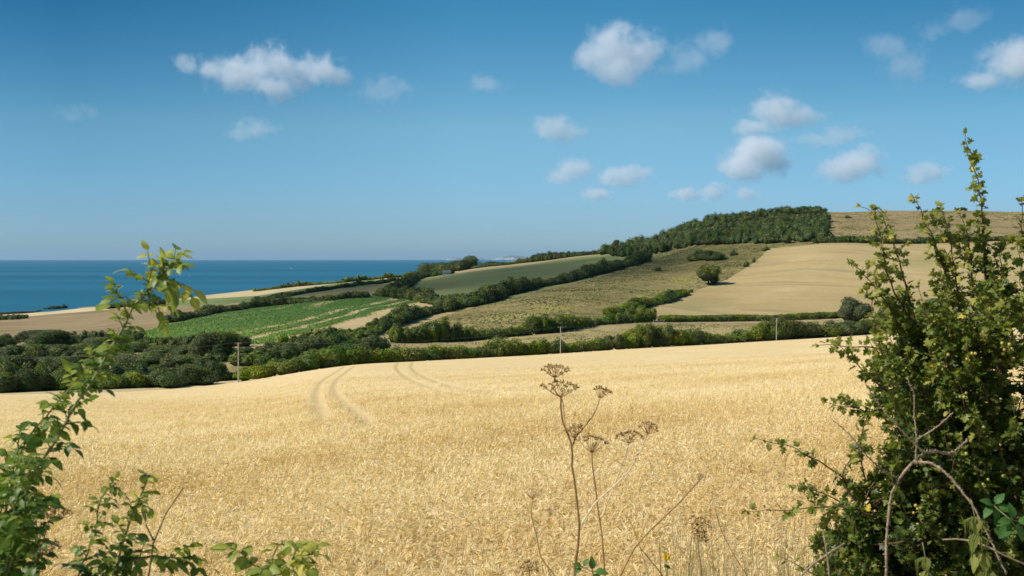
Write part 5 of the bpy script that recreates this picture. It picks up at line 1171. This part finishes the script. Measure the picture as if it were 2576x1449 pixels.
# ------------------------------------------------------------------ clouds: real vapour at about 900 m
def cloud(label, lumps, dens, depth=.75, amp=1.1, nscale=1.25, zb=900.0, rough=.66):
    """lumps in photo units: (x, v, rx, rv)"""
    lumps = [(a_, b_, c_*1.36, d_*1.32) for a_, b_, c_, d_ in lumps]
    vb = max(l[1]+l[3] for l in lumps); Y = (zb-H)*F/(V0-vb); Y = min(Y, 16000)
    C = [Q(l[0], l[1], Y) for l in lumps]; k = Y/F
    Rr = [np.array((l[2]*k, depth*(l[2]+l[3])*.5*k, l[3]*k)) for l in lumps]
    wts = np.array([l[2]*l[3] for l in lumps]); O = (np.array(C)*wts[:, None]).sum(0)/wts.sum()
    for i, c in enumerate(C): c[1] += (random.random()-.5)*Rr[i][1]*.5
    bm = bmesh.new(); bmesh.ops.create_icosphere(bm, subdivisions=4, radius=1)
    D = np.array([v.co[:] for v in bm.verts]); T = np.array([[v.index for v in f.verts] for f in bm.faces]); bm.free()
    rad = np.zeros(len(D))
    for c, r in zip(C, Rr):
        o = (O-c)/r; d = D/r; A = (d*d).sum(1); B = d@o; Cc = o@o-1; disc = B*B-A*Cc
        t = np.where(disc > 0, (-B+np.sqrt(np.maximum(disc, 0)))/A, 0); rad = np.maximum(rad, t)
    rad = np.maximum(rad, rad.max()*.08)
    V = D*rad[:, None]
    m, n, l, p = newmat('cloud_vapour'); n.remove(p)
    pv = n.new('ShaderNodeVolumePrincipled'); l.new(pv.outputs[0], n['Material Output'].inputs['Volume'])
    pv.inputs['Color'].default_value = (.94, .94, .95, 1); pv.inputs['Anisotropy'].default_value = .15
    tc = n.new('ShaderNodeTexCoord')
    best = None
    for c, r in zip(C, Rr):
        mp = n.new('ShaderNodeMapping'); mp.vector_type = 'TEXTURE'
        mp.inputs['Location'].default_value = tuple(c-O); mp.inputs['Scale'].default_value = tuple(r)
        l.new(tc.outputs['Object'], mp.inputs[0])
        ln = n.new('ShaderNodeVectorMath'); ln.operation = 'LENGTH'; l.new(mp.outputs[0], ln.inputs[0])
        if best is None: best = ln.outputs['Value']
        else:
            mn = n.new('ShaderNodeMath'); mn.operation = 'SMOOTH_MIN'; mn.inputs[2].default_value = .14
            l.new(best, mn.inputs[0]); l.new(ln.outputs['Value'], mn.inputs[1]); best = mn.outputs[0]
    size = np.mean([min(l_[2], l_[3]) for l_ in lumps])*k
    z = n.new('ShaderNodeTexNoise'); z.inputs['Scale'].default_value = nscale*1.0/size; z.inputs['Detail'].default_value = 9; z.inputs['Roughness'].default_value = rough
    mo = n.new('ShaderNodeMapping'); mo.inputs['Location'].default_value = (random.uniform(0, 4000),)*3
    l.new(tc.outputs['Object'], mo.inputs[0]); l.new(mo.outputs[0], z.inputs['Vector'])
    ns = n.new('ShaderNodeMath'); ns.operation = 'MULTIPLY_ADD'; l.new(z.outputs[0], ns.inputs[0]); ns.inputs[1].default_value = amp; ns.inputs[2].default_value = 1-.62*amp
    sb = n.new('ShaderNodeMath'); sb.operation = 'SUBTRACT'; l.new(ns.outputs[0], sb.inputs[0]); l.new(best, sb.inputs[1])
    mr = n.new('ShaderNodeMapRange'); mr.interpolation_type = 'SMOOTHSTEP'; l.new(sb.outputs[0], mr.inputs[0])
    mr.inputs[1].default_value = 0; mr.inputs[2].default_value = .55; mr.inputs[4].default_value = dens/(size)
    l.new(mr.outputs[0], pv.inputs['Density'])
    o = mk('cloud', V, T, m, smooth=True); o.location = tuple(O)
    return tag(o, label, 'cloud', 'small white clouds in the blue sky')
CLOUDS = [
 ('largest cloud, a wide white puff with two humps in the left sky', [(590,186,76,54),(675,158,70,60),(740,188,62,50),(805,176,66,50),(850,196,46,34),(690,222,80,40),(530,176,50,32),(470,160,46,30)], 2.2, 1.0),
 ('broad round white cloud near the top of the sky, right of centre', [(1560,130,105,78),(1620,145,75,60),(1490,140,60,42),(1560,180,80,46)], 2.2, 1.0),
 ('thin slanting wisp of cloud just right of the broad round cloud at the top', [(1730,150,62,48),(1800,108,62,50)], 1.0, 1.15),
 ('small rounded cloud below the broad round cloud, right of centre', [(1395,320,56,44),(1420,330,56,34)], 1.5, 1.0),
 ('white wedge shaped cloud directly above the brightest cloud', [(1945,282,80,52),(2000,295,80,36),(1890,322,62,26)], 1.8, 1.0),
 ('brightest and densest white cloud, a rounded puff above the wooded hill', [(1905,385,80,56),(1865,418,72,42),(1930,410,60,46)], 3.4, .9),
 ('slanting white cloud right of the brightest cloud, left of the tall hawthorn tip', [(2165,408,72,46),(2115,432,72,34)], 2.4, 1.0),
 ('flat grey cloud immediately left of the tall hawthorn tip', [(2340,432,66,32),(2310,448,54,22)], 1.2, 1.0),
 ('faint flat grey cloud between the wedge cloud and the slanting white cloud', [(2110,340,74,30),(2060,352,76,24)], .8, 1.1),
 ('small domed cloud upper left in the low cluster above the green hillside', [(1440,428,62,36),(1420,446,56,22)], 1.3, 1.0),
 ('small lens shaped cloud upper right in the low cluster above the green hillside', [(1560,444,74,32),(1600,434,58,22)], 1.3, 1.0),
 ('smallest lowest cloud in the low cluster above the green hillside', [(1502,490,48,22)], 1.6, 1.0),
 ('tiny cloud low above the wood, left one of a touching pair', [(1722,490,42,22)], 1.7, 1.0),
 ('tiny cloud low above the wood, right one of a touching pair', [(1795,482,44,26)], 1.7, 1.0),
 ('tiny faint cloud low in the sky right of the touching pair', [(1878,488,36,20)], 1.2, 1.0),
 ('white cloud cut off by the right edge of the picture', [(2540,160,90,62),(2600,150,90,70),(2470,205,70,26)], 2.6, 1.0),
 ('ragged thin cloud veil in the upper right sky', [(2285,165,72,62),(2235,120,70,46)], .85, 1.25),
 ('very faint streak of cloud nearest the top right corner', [(2420,48,72,44),(2350,80,60,30)], .5, 1.25),
 ('faint grey wisp just right of the largest cloud', [(975,222,78,40),(930,240,60,26)], .55, 1.2),
 ('small faint cloud alone in the middle of the sky', [(1218,210,58,30)], .75, 1.1),
 ('small faint cloud below the largest cloud', [(640,325,58,34),(610,335,50,22)], .75, 1.1),
 ('hardly visible wisp at the far left of the sky', [(195,285,58,30)], .28, 1.3),
]
for lab, lumps, d, am in CLOUDS: cloud(lab, lumps, d*(.62 if d > 1 else .5), amp=am*1.9)
# the cloud overhead, out of the picture to the left, whose shadow lies over the middle of the far slope
def shade_cloud(tx, ty, tz, rx, ry, zc=900):
    t = (zc-tz)/S.z; c = np.array((tx, ty, tz))+np.array(S)*t; Y = 900.0
    m, n, l, p = newmat('cloud_vapour'); n.remove(p)
    pv = n.new('ShaderNodeVolumePrincipled'); l.new(pv.outputs[0], n['Material Output'].inputs['Volume'])
    tc = n.new('ShaderNodeTexCoord'); mp = n.new('ShaderNodeMapping'); mp.vector_type = 'TEXTURE'; mp.inputs['Scale'].default_value = (rx, ry, 90)
    l.new(tc.outputs['Object'], mp.inputs[0]); ln = n.new('ShaderNodeVectorMath'); ln.operation = 'LENGTH'; l.new(mp.outputs[0], ln.inputs[0])
    z = n.new('ShaderNodeTexNoise'); z.inputs['Scale'].default_value = .006; z.inputs['Detail'].default_value = 3; l.new(tc.outputs['Object'], z.inputs['Vector'])
    ns = n.new('ShaderNodeMath'); ns.operation = 'MULTIPLY_ADD'; l.new(z.outputs[0], ns.inputs[0]); ns.inputs[1].default_value = .7; ns.inputs[2].default_value = .5
    sb = n.new('ShaderNodeMath'); sb.operation = 'SUBTRACT'; l.new(ns.outputs[0], sb.inputs[0]); l.new(ln.outputs['Value'], sb.inputs[1])
    mr = n.new('ShaderNodeMapRange'); mr.interpolation_type = 'SMOOTHSTEP'; l.new(sb.outputs[0], mr.inputs[0]); mr.inputs[2].default_value = .5; mr.inputs[4].default_value = .010
    l.new(mr.outputs[0], pv.inputs['Density'])
    bm = bmesh.new(); bmesh.ops.create_icosphere(bm, subdivisions=3, radius=1)
    V = np.array([v.co[:] for v in bm.verts]); T = np.array([[v.index for v in f.verts] for f in bm.faces]); bm.free()
    o = mk('cloud', V*np.array((rx, ry, 90)), T, m, smooth=True); o.location = tuple(c)
    tag(o, 'cloud high above, left of the view, its shadow on the grey green field', 'cloud', 'small white clouds in the blue sky')
shade_cloud(-50, 1030, 45, 410, 540)

# ------------------------------------------------------------------ haze
m, n_, l_, p_ = newmat('haze_air'); n_.remove(p_)
pv = n_.new('ShaderNodeVolumePrincipled'); pv.inputs['Density'].default_value = 1.25e-5; pv.inputs['Color'].default_value = (.42, .60, .82, 1); pv.inputs['Anisotropy'].default_value = .2
l_.new(pv.outputs[0], n_['Material Output'].inputs['Volume'])
b_ = SEA+1500; V = np.array([(x, y, z) for z in (-4.5, 300) for y in (-1500, b_) for x in (-b_, b_)], float)
tag(mk('haze', V, np.array([[0, 2, 3, 1], [4, 5, 7, 6], [0, 1, 5, 4], [2, 6, 7, 3], [0, 4, 6, 2], [1, 3, 7, 5]]), m), kind='stuff')
